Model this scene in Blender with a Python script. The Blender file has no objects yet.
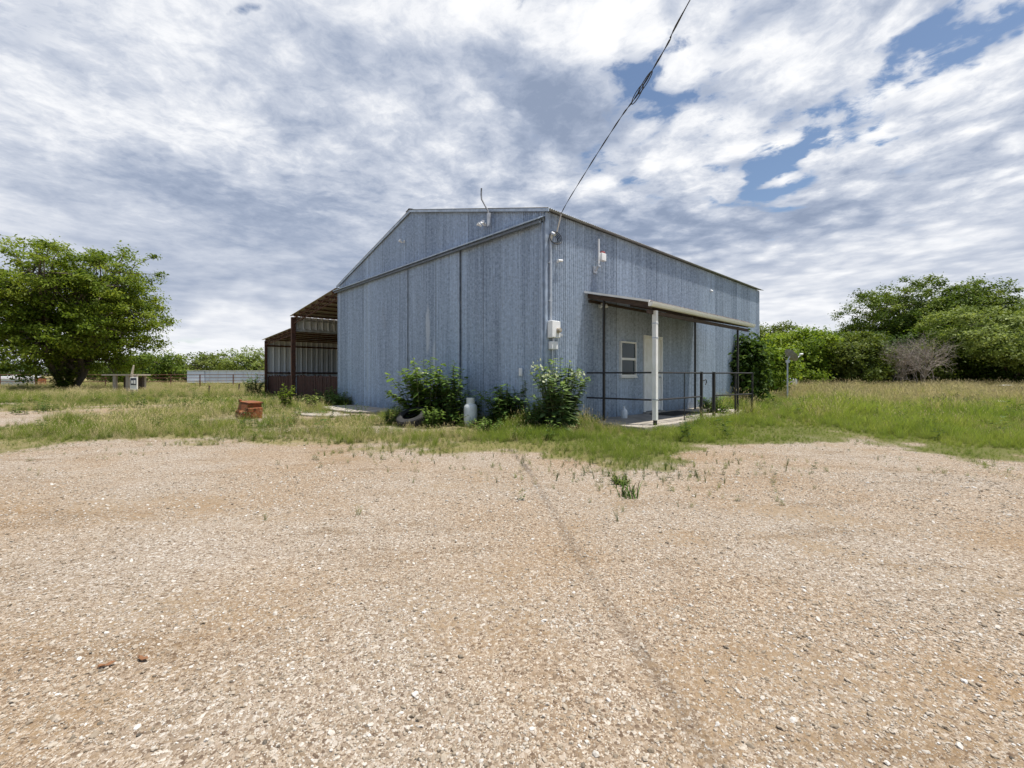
import bpy, math, random
import numpy as np
from mathutils import Vector, Matrix
R = math.radians
random.seed(7); RNG = np.random.default_rng(7)
SC = bpy.context.scene
COL = SC.collection
F, CX, HY, CAMZ = 442.0, 512.0, 375.0, 1.14      # lens in pixels, horizon row, eye height

def at(x, y, z=0.0):
    """point on the level z seen at photograph pixel x, y"""
    Z = F*(CAMZ-z)/(y-HY)
    return Vector(((x-CX)/F*Z, Z, z))
def atd(x, Z, z=0.0):
    return Vector(((x-CX)/F*Z, Z, z))

# ------------------------------------------------------------------ noise in numpy
def vnoise(x, y, seed=0):
    x = np.asarray(x, float); y = np.asarray(y, float)
    xi = np.floor(x).astype(np.int64); yi = np.floor(y).astype(np.int64)
    xf = x-xi; yf = y-yi
    def h(a, b):
        n = (a*374761393 + b*668265263 + seed*974634777) & 0xffffffff
        n = ((n ^ (n >> 13))*1274126177) & 0xffffffff
        n = n ^ (n >> 16)
        return (n & 0xffff)/65535.0
    u = xf*xf*(3-2*xf); v = yf*yf*(3-2*yf)
    return (h(xi, yi)*(1-u)+h(xi+1, yi)*u)*(1-v) + (h(xi, yi+1)*(1-u)+h(xi+1, yi+1)*u)*v
def fbm(x, y, seed=0, octv=4):
    s = 0; a = .5; t = 0
    for k in range(octv):
        s = s + a*vnoise(x*2**k, y*2**k, seed+k*17); t += a; a *= .5
    return s/t
def sstep(a, b, x):
    t = np.clip((x-a)/(b-a), 0, 1); return t*t*(3-2*t)

# ------------------------------------------------------------------ node helpers
class NT:
    def __init__(self, tree): self.t = tree; self.n = tree.nodes; self.l = tree.links
    def add(self, typ, **kw):
        nd = self.n.new(typ)
        for k, v in kw.items(): setattr(nd, k, v)
        return nd
    def put(self, sock, v):
        if v is None: return
        if hasattr(v, 'is_output') or isinstance(v, bpy.types.NodeSocket): self.l.new(v, sock)
        else: sock.default_value = v
    def math(self, op, a, b=None, c=None, clamp=False):
        nd = self.add('ShaderNodeMath', operation=op); nd.use_clamp = clamp
        for i, v in enumerate((a, b, c)): self.put(nd.inputs[i], v)
        return nd.outputs[0]
    def vmath(self, op, a, b=None, out=0):
        nd = self.add('ShaderNodeVectorMath', operation=op)
        self.put(nd.inputs[0], a)
        if b is not None: self.put(nd.inputs[3 if op == 'SCALE' else 1], b)
        return nd.outputs['Value'] if op in ('LENGTH', 'DOT_PRODUCT', 'DISTANCE') else nd.outputs[0]
    def noise(self, vec, scale, detail=4, rough=.55, dist=0, out='Fac'):
        nd = self.add('ShaderNodeTexNoise')
        self.put(nd.inputs['Vector'], vec); self.put(nd.inputs['Scale'], scale)
        self.put(nd.inputs['Detail'], detail); self.put(nd.inputs['Roughness'], rough); self.put(nd.inputs['Distortion'], dist)
        return nd.outputs[out]
    def voro(self, vec, scale, out='Distance', feature='F1', rnd=1):
        nd = self.add('ShaderNodeTexVoronoi', feature=feature)
        self.put(nd.inputs['Vector'], vec); self.put(nd.inputs['Scale'], scale); self.put(nd.inputs['Randomness'], rnd)
        return nd.outputs[out]
    def ramp(self, fac, stops):
        nd = self.add('ShaderNodeValToRGB'); r = nd.color_ramp
        while len(r.elements) < len(stops): r.elements.new(.5)
        for e, (p, c) in zip(r.elements, stops):
            e.position = p; e.color = tuple(c)+(1,) if hasattr(c, '__len__') else (c, c, c, 1)
        self.put(nd.inputs[0], fac); return nd.outputs[0]
    def mix(self, f, a, b, mode='MIX'):
        nd = self.add('ShaderNodeMix', data_type='RGBA', blend_type=mode)
        self.put(nd.inputs[0], f)
        for i, v in ((6, a), (7, b)):
            if isinstance(v, (tuple, list)) and len(v) == 3: v = tuple(v)+(1,)
            self.put(nd.inputs[i], v)
        return nd.outputs[2]
    def mapr(self, v, a, b, c=0, d=1, smooth=True):
        nd = self.add('ShaderNodeMapRange'); nd.interpolation_type = 'SMOOTHSTEP' if smooth else 'LINEAR'
        for i, x in enumerate((v, a, b, c, d)): self.put(nd.inputs[i], x)
        return nd.outputs[0]
    def mapping(self, vec, loc=(0, 0, 0), rot=(0, 0, 0), scale=(1, 1, 1), typ='POINT'):
        nd = self.add('ShaderNodeMapping', vector_type=typ)
        self.put(nd.inputs[0], vec); nd.inputs[1].default_value = loc; nd.inputs[2].default_value = rot; nd.inputs[3].default_value = scale
        return nd.outputs[0]

def newmat(name):
    m = bpy.data.materials.new(name); m.use_nodes = True
    t = NT(m.node_tree); b = t.n['Principled BSDF']
    return m, t, b
def bump(t, b, h, strength, dist=.01):
    nd = t.add('ShaderNodeBump'); nd.inputs['Strength'].default_value = strength; nd.inputs['Distance'].default_value = dist
    t.put(nd.inputs['Height'], h); t.l.new(nd.outputs[0], b.inputs['Normal'])
def plain(name, c1, c2=None, scale=8, rough=.6, metal=0, bmp=0, stretch=(1, 1, 1)):
    """a two-tone noise material in object space"""
    m, t, b = newmat(name)
    c2 = c2 or tuple(v*.75 for v in c1)
    co = t.add('ShaderNodeTexCoord').outputs['Object']
    co = t.mapping(co, scale=stretch)
    n = t.noise(co, scale, 5, .6)
    c = t.mix(t.mapr(n, .35, .68), c1, c2)
    t.put(b.inputs['Base Color'], c); b.inputs['Roughness'].default_value = rough; b.inputs['Metallic'].default_value = metal
    if bmp: bump(t, b, t.noise(co, scale*4, 4), bmp, .01)
    return m

# ------------------------------------------------------------------ mesh helpers
def mesh_obj(name, verts, faces, mat=None, parent=None, smooth=False, uv=None, attrs=None, link=True):
    me = bpy.data.meshes.new(name)
    if isinstance(verts, np.ndarray) and isinstance(faces, np.ndarray):
        nv, nf, k = len(verts), len(faces), faces.shape[1]
        me.vertices.add(nv); me.vertices.foreach_set('co', verts.astype(np.float32).ravel())
        me.loops.add(nf*k); me.loops.foreach_set('vertex_index', faces.astype(np.int32).ravel())
        me.polygons.add(nf); me.polygons.foreach_set('loop_start', np.arange(0, nf*k, k, dtype=np.int32))
        me.update(calc_edges=True)
    else:
        me.from_pydata([tuple(v) for v in verts], [], [tuple(f) for f in faces]); me.update()
    if smooth: me.polygons.foreach_set('use_smooth', np.ones(len(me.polygons), bool))
    if uv is not None:
        lay = me.uv_layers.new(name='UVMap'); idx = np.zeros(len(me.loops), np.int32)
        me.loops.foreach_get('vertex_index', idx)
        lay.data.foreach_set('uv', np.asarray(uv, np.float32)[idx].ravel())
    for an, av in (attrs or {}).items():
        a = me.attributes.new(an, 'FLOAT', 'POINT'); a.data.foreach_set('value', np.asarray(av, np.float32))
    if mat: me.materials.append(mat)
    o = bpy.data.objects.new(name, me)
    if link: COL.objects.link(o)
    if parent: o.parent = parent
    return o

class MB:
    def __init__(self): self.v = []; self.f = []
    def box(self, x0, x1, y0, y1, z0, z1, M=None):
        n = len(self.v)
        p = [(x, y, z) for z in (z0, z1) for y in (y0, y1) for x in (x0, x1)]
        if M is not None: p = [tuple(M @ Vector(q)) for q in p]
        self.v += p
        self.f += [tuple(n+i for i in q) for q in ((0, 2, 3, 1), (4, 5, 7, 6), (0, 1, 5, 4), (2, 6, 7, 3), (0, 4, 6, 2), (1, 3, 7, 5))]
        return self
    def tube(self, pts, r, n=8, cap=True):
        pts = [Vector(p) for p in pts]; rs = r if hasattr(r, '__len__') else [r]*len(pts)
        base = len(self.v); up = None
        for i, p in enumerate(pts):
            d = (pts[min(i+1, len(pts)-1)]-pts[max(i-1, 0)])
            d = d.normalized() if d.length > 1e-9 else Vector((0, 0, 1))
            if up is None:
                up = Vector((0, 0, 1)) if abs(d.z) < .9 else Vector((1, 0, 0))
            a = d.cross(up)
            if a.length < 1e-6: a = d.orthogonal()
            a.normalize(); b = a.cross(d).normalized(); up = b
            for k in range(n):
                t = 2*math.pi*k/n
                self.v.append(tuple(p + (a*math.cos(t)+b*math.sin(t))*rs[i]))
        for i in range(len(pts)-1):
            for k in range(n):
                k2 = (k+1) % n
                self.f.append((base+i*n+k, base+i*n+k2, base+(i+1)*n+k2, base+(i+1)*n+k))
        if cap:
            self.f.append(tuple(base+k for k in range(n))[::-1]); self.f.append(tuple(base+(len(pts)-1)*n+k for k in range(n)))
        return self
    def lathe(self, prof, n=20, M=None, close=False):
        """prof: (r, z) list"""
        base = len(self.v)
        for r, z in prof:
            for k in range(n):
                t = 2*math.pi*k/n; q = Vector((r*math.cos(t), r*math.sin(t), z))
                self.v.append(tuple(M @ q if M is not None else q))
        m = len(prof)
        for i in range(m if close else m-1):
            j = (i+1) % m
            for k in range(n):
                k2 = (k+1) % n
                self.f.append((base+i*n+k, base+i*n+k2, base+j*n+k2, base+j*n+k))
        if not close:
            self.f.append(tuple(base+k for k in range(n))[::-1]); self.f.append(tuple(base+(m-1)*n+k for k in range(n)))
        return self
    def poly(self, pts, f):
        n = len(self.v); self.v += [tuple(p) for p in pts]; self.f += [tuple(n+i for i in q) for q in f]; return self
    def build(self, name, mat, parent=None, smooth=False, bev=0):
        o = mesh_obj(name, self.v, self.f, mat, parent)
        if smooth:
            o.data.polygons.foreach_set('use_smooth', np.ones(len(o.data.polygons), bool))
            md = o.modifiers.new('es', 'EDGE_SPLIT'); md.split_angle = R(40)
        if bev:
            md = o.modifiers.new('bv', 'BEVEL'); md.width = bev; md.segments = 2; md.limit_method = 'ANGLE'
        return o

def tag(o, label, cat, group=None, kind=None):
    if label: o['label'] = label
    if cat: o['category'] = cat
    if group: o['group'] = group
    if kind: o['kind'] = kind
    return o
def thing(name, label, cat, loc=(0, 0, 0), rz=0, group=None):
    o = bpy.data.objects.new(name, None); o.empty_display_size = .2; COL.objects.link(o)
    o.location = loc; o.rotation_euler = (0, 0, rz)
    return tag(o, label, cat, group)

# ------------------------------------------------------------------ camera, sun, sky
cam = bpy.data.cameras.new('camera'); co = bpy.data.objects.new('camera', cam); COL.objects.link(co)
co.location = (0, 0, CAMZ); co.rotation_euler = (R(90), 0, 0)
cam.sensor_width = 36; cam.lens = F/1024*36; cam.shift_y = (HY-384)/1024; cam.clip_start = .05; cam.clip_end = 5000
SC.camera = co
SUNH = Vector((.97, -.22, 0)).normalized(); SUNEL = R(73)
sdir = Vector((SUNH.x*math.cos(SUNEL), SUNH.y*math.cos(SUNEL), math.sin(SUNEL)))
sun = bpy.data.lights.new('sun', 'SUN'); so = bpy.data.objects.new('sun', sun); COL.objects.link(so)
sun.energy = 5.0; sun.angle = R(1.0); sun.color = (1, .95, .87)
so.rotation_euler = (-sdir).to_track_quat('-Z', 'Y').to_euler()
SC.view_settings.view_transform = 'Standard'; SC.view_settings.look = 'None'
SC.view_settings.gamma = 1; SC.view_settings.exposure = 0.28

def build_world():
    w = bpy.data.worlds.new('World'); SC.world = w; w.use_nodes = True
    t = NT(w.node_tree); bg = t.n['Background']
    sky = t.add('ShaderNodeTexSky', sky_type='NISHITA'); sky.sun_disc = False
    sky.sun_elevation = SUNEL; sky.sun_rotation = math.atan2(SUNH.x, SUNH.y)
    sky.air_density = 1.0; sky.dust_density = .6; sky.ozone_density = 1.2
    d = t.add('ShaderNodeTexCoord').outputs['Generated']
    sp = t.add('ShaderNodeSeparateXYZ'); t.put(sp.inputs[0], d); x, y, z = sp.outputs
    zc = t.math('ADD', t.math('MAXIMUM', z, 0.0), .07)
    cb = t.add('ShaderNodeCombineXYZ'); t.put(cb.inputs[0], t.math('DIVIDE', x, zc)); t.put(cb.inputs[1], t.math('DIVIDE', y, zc))
    P = cb.outputs[0]                                   # point on the cloud layer overhead
    wn = t.vmath('SUBTRACT', t.noise(P, .55, 3, .5, out='Color'), (.5, .5, .5))
    wf = t.vmath('SUBTRACT', t.noise(P, 3.4, 4, .6, out='Color'), (.5, .5, .5))
    P2 = t.vmath('ADD', P, t.vmath('SCALE', wn, .6))
    P3 = t.vmath('ADD', t.vmath('ADD', P, t.vmath('SCALE', wn, .25)), t.vmath('SCALE', wf, .16))
    Pst = t.mapping(P2, rot=(0, 0, R(-32)), scale=(1.4, .7, 1))    # drawn-out rows
    big = t.noise(Pst, .62, 4, .55)
    puff = t.noise(P2, 2.0, 6, .6)
    fine = t.noise(P3, 5.5, 6, .6)
    wisp = t.noise(P3, 15.0, 6, .66)
    vd = t.add('ShaderNodeTexVoronoi', feature='SMOOTH_F1'); t.put(vd.inputs['Vector'], t.mapping(P3, rot=(0, 0, R(-30)), scale=(1.04, .96, 1)))
    vd.inputs['Scale'].default_value = 6.5; vd.inputs['Smoothness'].default_value = .55; vd.inputs['Detail'].default_value = 0; vd.inputs['Roughness'].default_value = .5
    cell = t.math('SUBTRACT', .42, vd.outputs['Distance'])          # rounded heaps
    c0 = lambda v, k: t.math('MULTIPLY', t.math('SUBTRACT', v, .5), k)
    # sky directions measured against north (tan of bearing, tan of elevation)
    ys = t.math('MAXIMUM', y, .12)
    cg = t.add('ShaderNodeCombineXYZ'); t.put(cg.inputs[0], t.math('DIVIDE', x, ys)); t.put(cg.inputs[1], t.math('DIVIDE', z, ys))
    gw = t.noise(cg.outputs[0], 3.2, 4, .62, out='Color')
    G = t.vmath('ADD', cg.outputs[0], t.vmath('SCALE', t.vmath('SUBTRACT', gw, (.5, .5, .5)), .30))
    def blobs(lst):
        acc = None
        for (px, py, rx, ry, rot, amt) in lst:
            v = t.mapping(G, loc=((px-CX)/F, (HY-py)/F, 0), rot=(0, 0, R(rot)), scale=(rx/F, ry/F, 1), typ='TEXTURE')
            v = t.vmath('MULTIPLY', v, (1, 1, 0))
            g = t.math('MULTIPLY', t.math('POWER', 2.718, t.math('MULTIPLY', t.vmath('DOT_PRODUCT', v, v), -1.0)), amt)
            acc = g if acc is None else t.math('ADD', acc, g)
        return acc
    hole = blobs([(868, 92, 115, 27, 38, .46), (985, 0, 120, 34, 30, .46), (800, 165, 80, 34, 25, .42), (20, 20, 150, 50, 35, .36),
                  (650, 75, 55, 36, 60, .24), (905, 312, 100, 20, 8, .5), (720, 20, 60, 25, 40, .26), (240, 0, 25, 12, 0, .42), (210, 338, 170, 9, 0, .42), (1010, 60, 60, 14, 28, .42), (700, 100, 90, 60, 0, .16)])
    dark = blobs([(560, 105, 80, 44, -10, .9), (390, 60, 120, 32, -30, .42), (190, 200, 190, 36, -14, .75), (600, 225, 130, 26, -16, .60),
                  (300, 110, 90, 30, -35, .38), (800, 215, 180, 26, 8, .34), (60, 265, 200, 30, 0, .40), (400, 225, 120, 30, -10, .25), (880, 160, 120, 20, 20, .12), (300, 280, 120, 18, 0, .3)])
    lite = blobs([(530, 15, 120, 45, 0, .55), (470, 100, 40, 26, 0, .35), (700, 70, 90, 50, 30, .5), (120, 130, 160, 40, -20, .4), (960, 110, 130, 55, 35, .55),
                  (690, 150, 130, 34, 20, .4), (840, 300, 110, 12, 3, .45), (200, 320, 150, 10, 0, .35), (150, 350, 300, 18, 0, .42), (850, 345, 300, 26, 0, .55), (60, 190, 120, 20, 0, .2)])
    soft = t.mapr(t.math('DIVIDE', x, ys), -.6, .4, .18, 1)      # smoother sheet to the west, heaps to the east
    hole = t.math('ADD', hole, t.mapr(y, .05, -.35, 0, .75))   # unseen clear blue added behind the camera to cut ambient light
    puff = t.math('ADD', t.math('MULTIPLY', t.math('SUBTRACT', puff, .5), t.mapr(z, .03, .25, .35, 1)), .5)
    calm = t.mapr(z, .06, .36, .06, 1)                   # far heaps merge into bands
    ck = t.math('MULTIPLY', cell, t.math('MULTIPLY', soft, calm)); fine = t.math('ADD', t.math('MULTIPLY', t.math('SUBTRACT', fine, .5), t.math('MULTIPLY', calm, t.math('MULTIPLY_ADD', soft, .5, .5))), .5)
    dens = t.math('ADD', t.math('ADD', c0(big, .8), c0(puff, 1.1)), t.math('ADD', c0(fine, 1.1), t.math('MULTIPLY', ck, 1.0)))
    wk = t.math('MULTIPLY', t.math('SUBTRACT', wisp, .5), t.mapr(z, .12, .42, 0, 1))
    dens = t.math('ADD', dens, t.math('MULTIPLY', wk, .75))
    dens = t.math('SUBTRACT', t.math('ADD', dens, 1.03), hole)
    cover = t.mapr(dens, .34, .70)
    shade = t.math('ADD', t.math('ADD', c0(big, 1.0), c0(puff, 1.5)), t.math('ADD', c0(fine, 1.7), t.math('ADD', t.math('MULTIPLY', ck, -1.2), t.math('MULTIPLY', wk, 1.3))))
    shade = t.math('ADD', t.math('SUBTRACT', t.math('ADD', shade, t.math('MULTIPLY', dark, 1.15)), t.math('MULTIPLY', lite, .8)), .36)
    S = CLOUD
    ccol = t.ramp(t.math('MULTIPLY_ADD', shade, .56, .20), [(0, (1.0, 1.0, 1.0)), (.22, (.86, .875, .91)), (.5, (.57, .615, .71)), (.78, (.36, .42, .545)), (1, (.27, .33, .455))])
    ccol = t.vmath('SCALE', ccol, S)
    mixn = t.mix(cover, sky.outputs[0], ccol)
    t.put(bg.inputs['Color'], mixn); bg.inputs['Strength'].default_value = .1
CLOUD = 8.8
build_world()
SC.world.cycles.sampling_method = 'MANUAL'; SC.world.cycles.sample_map_resolution = 512

# ------------------------------------------------------------------ layout of ground cover
EDGE = [(-700, 446), (0, 447), (60, 456), (130, 450), (220, 449), (300, 452), (350, 459), (420, 456), (500, 453), (560, 462), (620, 477),
        (665, 466), (700, 454), (740, 446), (770, 438), (850, 440), (920, 452), (1024, 466), (1250, 490), (1800, 520)]
EA = np.array([(p[0]-CX)/F for p in EDGE]); EZ = np.array([F*CAMZ/(p[1]-HY) for p in EDGE])
def edge_dist(x, y):
    """metres past the edge of the gravel yard (positive = on the grass)"""
    x = np.asarray(x, float); y = np.asarray(y, float)
    yy = np.maximum(y, .3)
    d = y - np.interp(x/yy, EA, EZ)
    return np.where(y < .5, -5, d)
TRACK = np.array([(-12.0, 6.5), (-12.0, 9.0), (-12.4, 11), (-12.9, 14), (-12.2, 18), (-10.5, 24)])
def seg_dist(x, y, pl):
    best = np.full(np.shape(x), 1e9)
    for a, b in zip(pl[:-1], pl[1:]):
        ab = b-a; L = (ab**2).sum()
        t = np.clip(((x-a[0])*ab[0]+(y-a[1])*ab[1])/L, 0, 1)
        best = np.minimum(best, np.hypot(x-a[0]-t*ab[0], y-a[1]-t*ab[1]))
    return best
def track_mask(x, y):
    d = seg_dist(x, y, TRACK)
    return sstep(1.5, .4, d + 1.5*(fbm(x*.9, y*.9, 51)-.5) + np.where(np.asarray(y) > 15, .5, 0))
def grassiness(x, y):
    n = fbm(x*.9, y*.9, 3)-.5; n2 = fbm(x*3.1, y*3.1, 9)-.5
    lf = sstep(0, -3, np.asarray(x, float))
    g = sstep(-.5-.2*lf, .6+1.3*lf, edge_dist(x, y) + n*(3.0+1.0*lf) + n2*(1.5+.6*lf))
    bare = sstep(.55, .68, fbm(np.asarray(x)*.28+9, np.asarray(y)*.75, 41))*lf*sstep(21, 15, np.asarray(y, float))
    return g*(1-track_mask(x, y))*(1-.85*bare)
BO = Vector((.70, 9.3, 0)); BA = math.atan2(.684, .73); ca, sa = math.cos(BA), math.sin(BA)
def loc2w(x, y, z=0): return Vector((BO.x+ca*x-sa*y, BO.y+sa*x+ca*y, z))
def w2loc(X, Y):
    dx = X-BO.x; dy = Y-BO.y
    return ca*dx+sa*dy, -sa*dx+ca*dy
def in_building(X, Y, m=.05):
    x, y = w2loc(X, Y)
    return ((x > -m) & (x < 12.8+m) & (y > -m) & (y < 11.2+m)) | ((x > .9) & (x < 7.4) & (y > -1.75) & (y <= 0)) \
        | ((x > .3) & (x < 13) & (y > 11) & (y < 21.3)) | ((x > -1.6) & (x <= 0) & (y > 6.0) & (y < 9.3))
def gh(x, y):
    """height of the ground"""
    x = np.asarray(x, float); y = np.asarray(y, float)
    lx, ly = w2loc(x, y)
    db = np.maximum(np.maximum(-2.3-lx, lx-14), np.maximum(-2.4-ly, ly-22))
    k = sstep(0, 3, db)
    return k*((fbm(x*.35, y*.35, 21)-.5)*.10 + (fbm(x*1.6, y*1.6, 25)-.5)*.03 + sstep(60, 200, np.hypot(x, y))*-.4)
def earthiness(x, y):
    """packed bare fines where the loose stone has been driven away"""
    x = np.asarray(x, float); y = np.asarray(y, float)
    u = x*.79+y*.61; v = -x*.61+y*.79
    e = sstep(.48, .74, .55*fbm(u*.55, v*1.5, 141)+.45*fbm(x*1.3, y*1.3, 143))*.6
    for cx, cy, ru, rv, an, am in ((2.25, 2.75, .95, .20, -.75, .8), (2.35, 3.7, .9, .28, -.55, .9), (1.85, 1.5, .55, .22, -.5, 1.0), (-1.6, 2.1, 1.2, .3, .15, .6), (-.2, 2.3, .5, .25, .2, .6), (-3.2, 3.9, 2.0, .5, .1, .7), (.9, 2.0, .5, .2, -.6, .5), (3.6, 3.0, 1.0, .3, -.4, .7), (0.2, 4.4, 1.6, .3, .1, .5)):
        c, s_ = math.cos(an), math.sin(an); dx = x-cx; dy = y-cy
        q = ((dx*c+dy*s_)/ru)**2+((-dx*s_+dy*c)/rv)**2
        e = np.maximum(e, am*np.exp(-q)*(.45+1.0*fbm(x*3, y*3, 147)))
    return np.clip(e*(.15+1.3*fbm(x*4, y*4, 149)), 0, .85)
def dryness(x, y):
    n = fbm(x*.22, y*.22, 31)-.5; n2 = fbm(x*.8, y*.8, 33)-.5
    far = sstep(16, 24, y + n*14 + n2*6 - np.where(x < 0, 2.0, -3.2) + np.where(x > 0, 3.0*sstep(.5, .7, fbm(x*.35, y*.6, 35)), 0))
    near = sstep(.45, .75, fbm(x*.45, y*.45, 37)+.10*(x < -1)*(y < 13)-.1*(x > 2))*.32
    far = far*np.where(x < 0, .62, 1.0)
    return np.clip(np.maximum(np.maximum(far*.9, near), .5*sstep(.45, .62, fbm(x*.3+9, y*.7, 41))*sstep(0, -3, x)*sstep(22, 16, y)), 0, 1)

# ------------------------------------------------------------------ ground sheet
def ground_material():
    m, t, b = newmat('gravel_and_soil')
    P = t.add('ShaderNodeTexCoord').outputs['Object']
    at_ = t.add('ShaderNodeAttribute', attribute_name='grass').outputs['Fac']
    ea = t.add('ShaderNodeAttribute', attribute_name='earth').outputs['Fac']
    dr = t.add('ShaderNodeAttribute', attribute_name='dry').outputs['Fac']
    w = t.noise(P, 6, 3, .5, out='Color')
    Pw = t.vmath('ADD', P, t.vmath('SCALE', t.vmath('SUBTRACT', w, (.5, .5, .5)), .04))
    c1 = t.voro(Pw, 78, 'Color'); d1 = t.voro(Pw, 78, 'Distance')
    c2 = t.voro(Pw, 190, 'Color'); d2 = t.voro(Pw, 190, 'Distance')
    s1 = t.add('ShaderNodeSeparateColor'); t.put(s1.inputs[0], c1)
    s2 = t.add('ShaderNodeSeparateColor'); t.put(s2.inputs[0], c2)
    st = t.ramp(s1.outputs[0], [(0, (.13, .095, .07)), (.25, (.25, .20, .15)), (.55, (.345, .285, .225)), (.8, (.45, .40, .345)), (1, (.58, .56, .52))])
    st2 = t.ramp(s2.outputs[1], [(0, (.15, .11, .08)), (.4, (.31, .25, .19)), (.8, (.43, .37, .30)), (1, (.58, .55, .50))])
    small = t.mix(t.mapr(s1.outputs[1], .55, .6), st2, st)
    ec = t.mix(t.noise(P, 14, 5, .7), (.37, .285, .19), (.225, .165, .105))
    grit = t.mapr(t.noise(P, 34, 4, .65), .36, .66)
    col = t.mix(t.math('MULTIPLY', t.mapr(t.math('ADD', ea, t.math('MULTIPLY', t.math('SUBTRACT', grit, .5), .78)), .12, .74), .85), small, ec)
    tone = t.noise(P, .5, 4, .6)
    col = t.mix(t.mapr(tone, .35, .65), t.vmath('MULTIPLY', col, (.93, .93, .94)), t.vmath('MULTIPLY', col, (.86, .78, .69)))
    tone2 = t.noise(t.mapping(P, rot=(0, 0, R(38)), scale=(.5, 1.8, 1)), 1.6, 6, .65)
    col = t.mix(t.mapr(tone2, .52, .72), col, t.vmath('MULTIPLY', col, (.74, .68, .60)))
    # dark leaf litter and damp specks
    lit = t.mapr(t.noise(P, 17, 6, .78), .60, .70)
    lit2 = t.mapr(t.noise(P, .8, 4, .6), .42, .62)
    col = t.mix(t.math('MULTIPLY', t.math('MULTIPLY', lit, lit2), .75), col, (.10, .075, .042))
    soil_g = t.mix(t.noise(P, 5, 6, .7), (.085, .105, .025), (.15, .14, .05))
    soil_d = t.mix(t.noise(P, 4, 6, .7), (.38, .30, .15), (.24, .19, .09))
    soil = t.mix(dr, soil_g, soil_d)
    gm = t.math('MULTIPLY', at_, t.mapr(t.math('ADD', t.math('MULTIPLY', t.noise(P, 9, 5, .65), .7), t.math('MULTIPLY', at_, .6)), .45, .75))
    col = t.mix(gm, col, soil); gm0 = gm
    col = t.mix(gm0, t.vmath('MULTIPLY', col, (1.0, .995, .985)), col); t.put(b.inputs['Base Color'], col); b.inputs['Roughness'].default_value = .95
    b.inputs['Specular IOR Level'].default_value = .15
    h = t.math('ADD', t.math('MULTIPLY', t.math('SUBTRACT', 1, d1), .6), t.math('MULTIPLY', t.math('SUBTRACT', 1, d2), .4))
    bump(t, b, h, .8, .011)
    return m
def build_ground():
    ang = np.concatenate([np.linspace(-62, 62, 430), np.linspace(63, 297, 90)])
    ang = np.radians(np.sort(ang)); ang = ang
    rad = np.concatenate([[0.0], np.geomspace(.4, 60, 230), np.geomspace(66, 1600, 30)])
    na, nr = len(ang), len(rad)
    A, Q = np.meshgrid(ang, rad)
    X = np.sin(A)*Q; Y = np.cos(A)*Q
    Z = gh(X, Y)
    V = np.stack([X, Y, Z], -1).reshape(-1, 3)
    i, j = np.meshgrid(np.arange(nr-1), np.arange(na), indexing='ij'); j2 = (j+1) % na
    Fc = np.stack([i*na+j, i*na+j2, (i+1)*na+j2, (i+1)*na+j], -1).reshape(-1, 4)
    g = grassiness(X, Y).ravel(); dd = dryness(X, Y).ravel()
    o = mesh_obj('ground', V, Fc[:, ::-1], ground_material(), smooth=True, attrs={'grass': g, 'dry': dd, 'earth': earthiness(X, Y).ravel()})
    o.data.update()
    o['kind'] = 'structure'
    return o
build_ground()

# ------------------------------------------------------------------ scatter through geometry nodes
PROTO = bpy.data.collections.new('scatter_sources')
def scatter(name, protos, pts, scl, rotz, tint, tilt=0.0, label=None):
    col = bpy.data.collections.new(name+'_sources')
    for p in protos: col.objects.link(p)
    me = bpy.data.meshes.new(name); me.vertices.add(len(pts)); me.vertices.foreach_set('co', np.asarray(pts, np.float32).ravel())
    rot = np.stack([(RNG.random(len(pts))-.5)*2*tilt, (RNG.random(len(pts))-.5)*2*tilt, rotz], -1)
    a = me.attributes.new('scl', 'FLOAT', 'POINT'); a.data.foreach_set('value', np.asarray(scl, np.float32))
    a = me.attributes.new('tint', 'FLOAT', 'POINT'); a.data.foreach_set('value', np.asarray(tint, np.float32))
    a = me.attributes.new('rot', 'FLOAT_VECTOR', 'POINT'); a.data.foreach_set('vector', np.asarray(rot, np.float32).ravel())
    a = me.attributes.new('pick', 'INT', 'POINT'); a.data.foreach_set('value', RNG.integers(0, len(protos), len(pts)).astype(np.int32))
    o = bpy.data.objects.new(name, me); COL.objects.link(o)
    ng = bpy.data.node_groups.new(name+'_scatter', 'GeometryNodeTree')
    ng.interface.new_socket('Geometry', in_out='INPUT', socket_type='NodeSocketGeometry')
    ng.interface.new_socket('Geometry', in_out='OUTPUT', socket_type='NodeSocketGeometry')
    N = ng.nodes; L = ng.links
    gi = N.new('NodeGroupInput'); go = N.new('NodeGroupOutput')
    mp = N.new('GeometryNodeMeshToPoints'); L.new(gi.outputs[0], mp.inputs['Mesh'])
    ci = N.new('GeometryNodeCollectionInfo'); ci.inputs['Collection'].default_value = col
    ci.inputs['Separate Children'].default_value = True; ci.inputs['Reset Children'].default_value = True
    ip = N.new('GeometryNodeInstanceOnPoints'); ip.inputs['Pick Instance'].default_value = True
    def named(n, ty):
        q = N.new('GeometryNodeInputNamedAttribute'); q.data_type = ty; q.inputs['Name'].default_value = n; return q.outputs['Attribute']
    L.new(mp.outputs[0], ip.inputs['Points']); L.new(ci.outputs[0], ip.inputs['Instance'])
    L.new(named('pick', 'INT'), ip.inputs['Instance Index'])
    L.new(named('rot', 'FLOAT_VECTOR'), ip.inputs['Rotation']); L.new(named('scl', 'FLOAT'), ip.inputs['Scale'])
    L.new(ip.outputs[0], go.inputs[0])
    md = o.modifiers.new('scatter', 'NODES'); md.node_group = ng
    o['kind'] = 'stuff'
    if label: o['label'] = label
    return o

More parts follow.
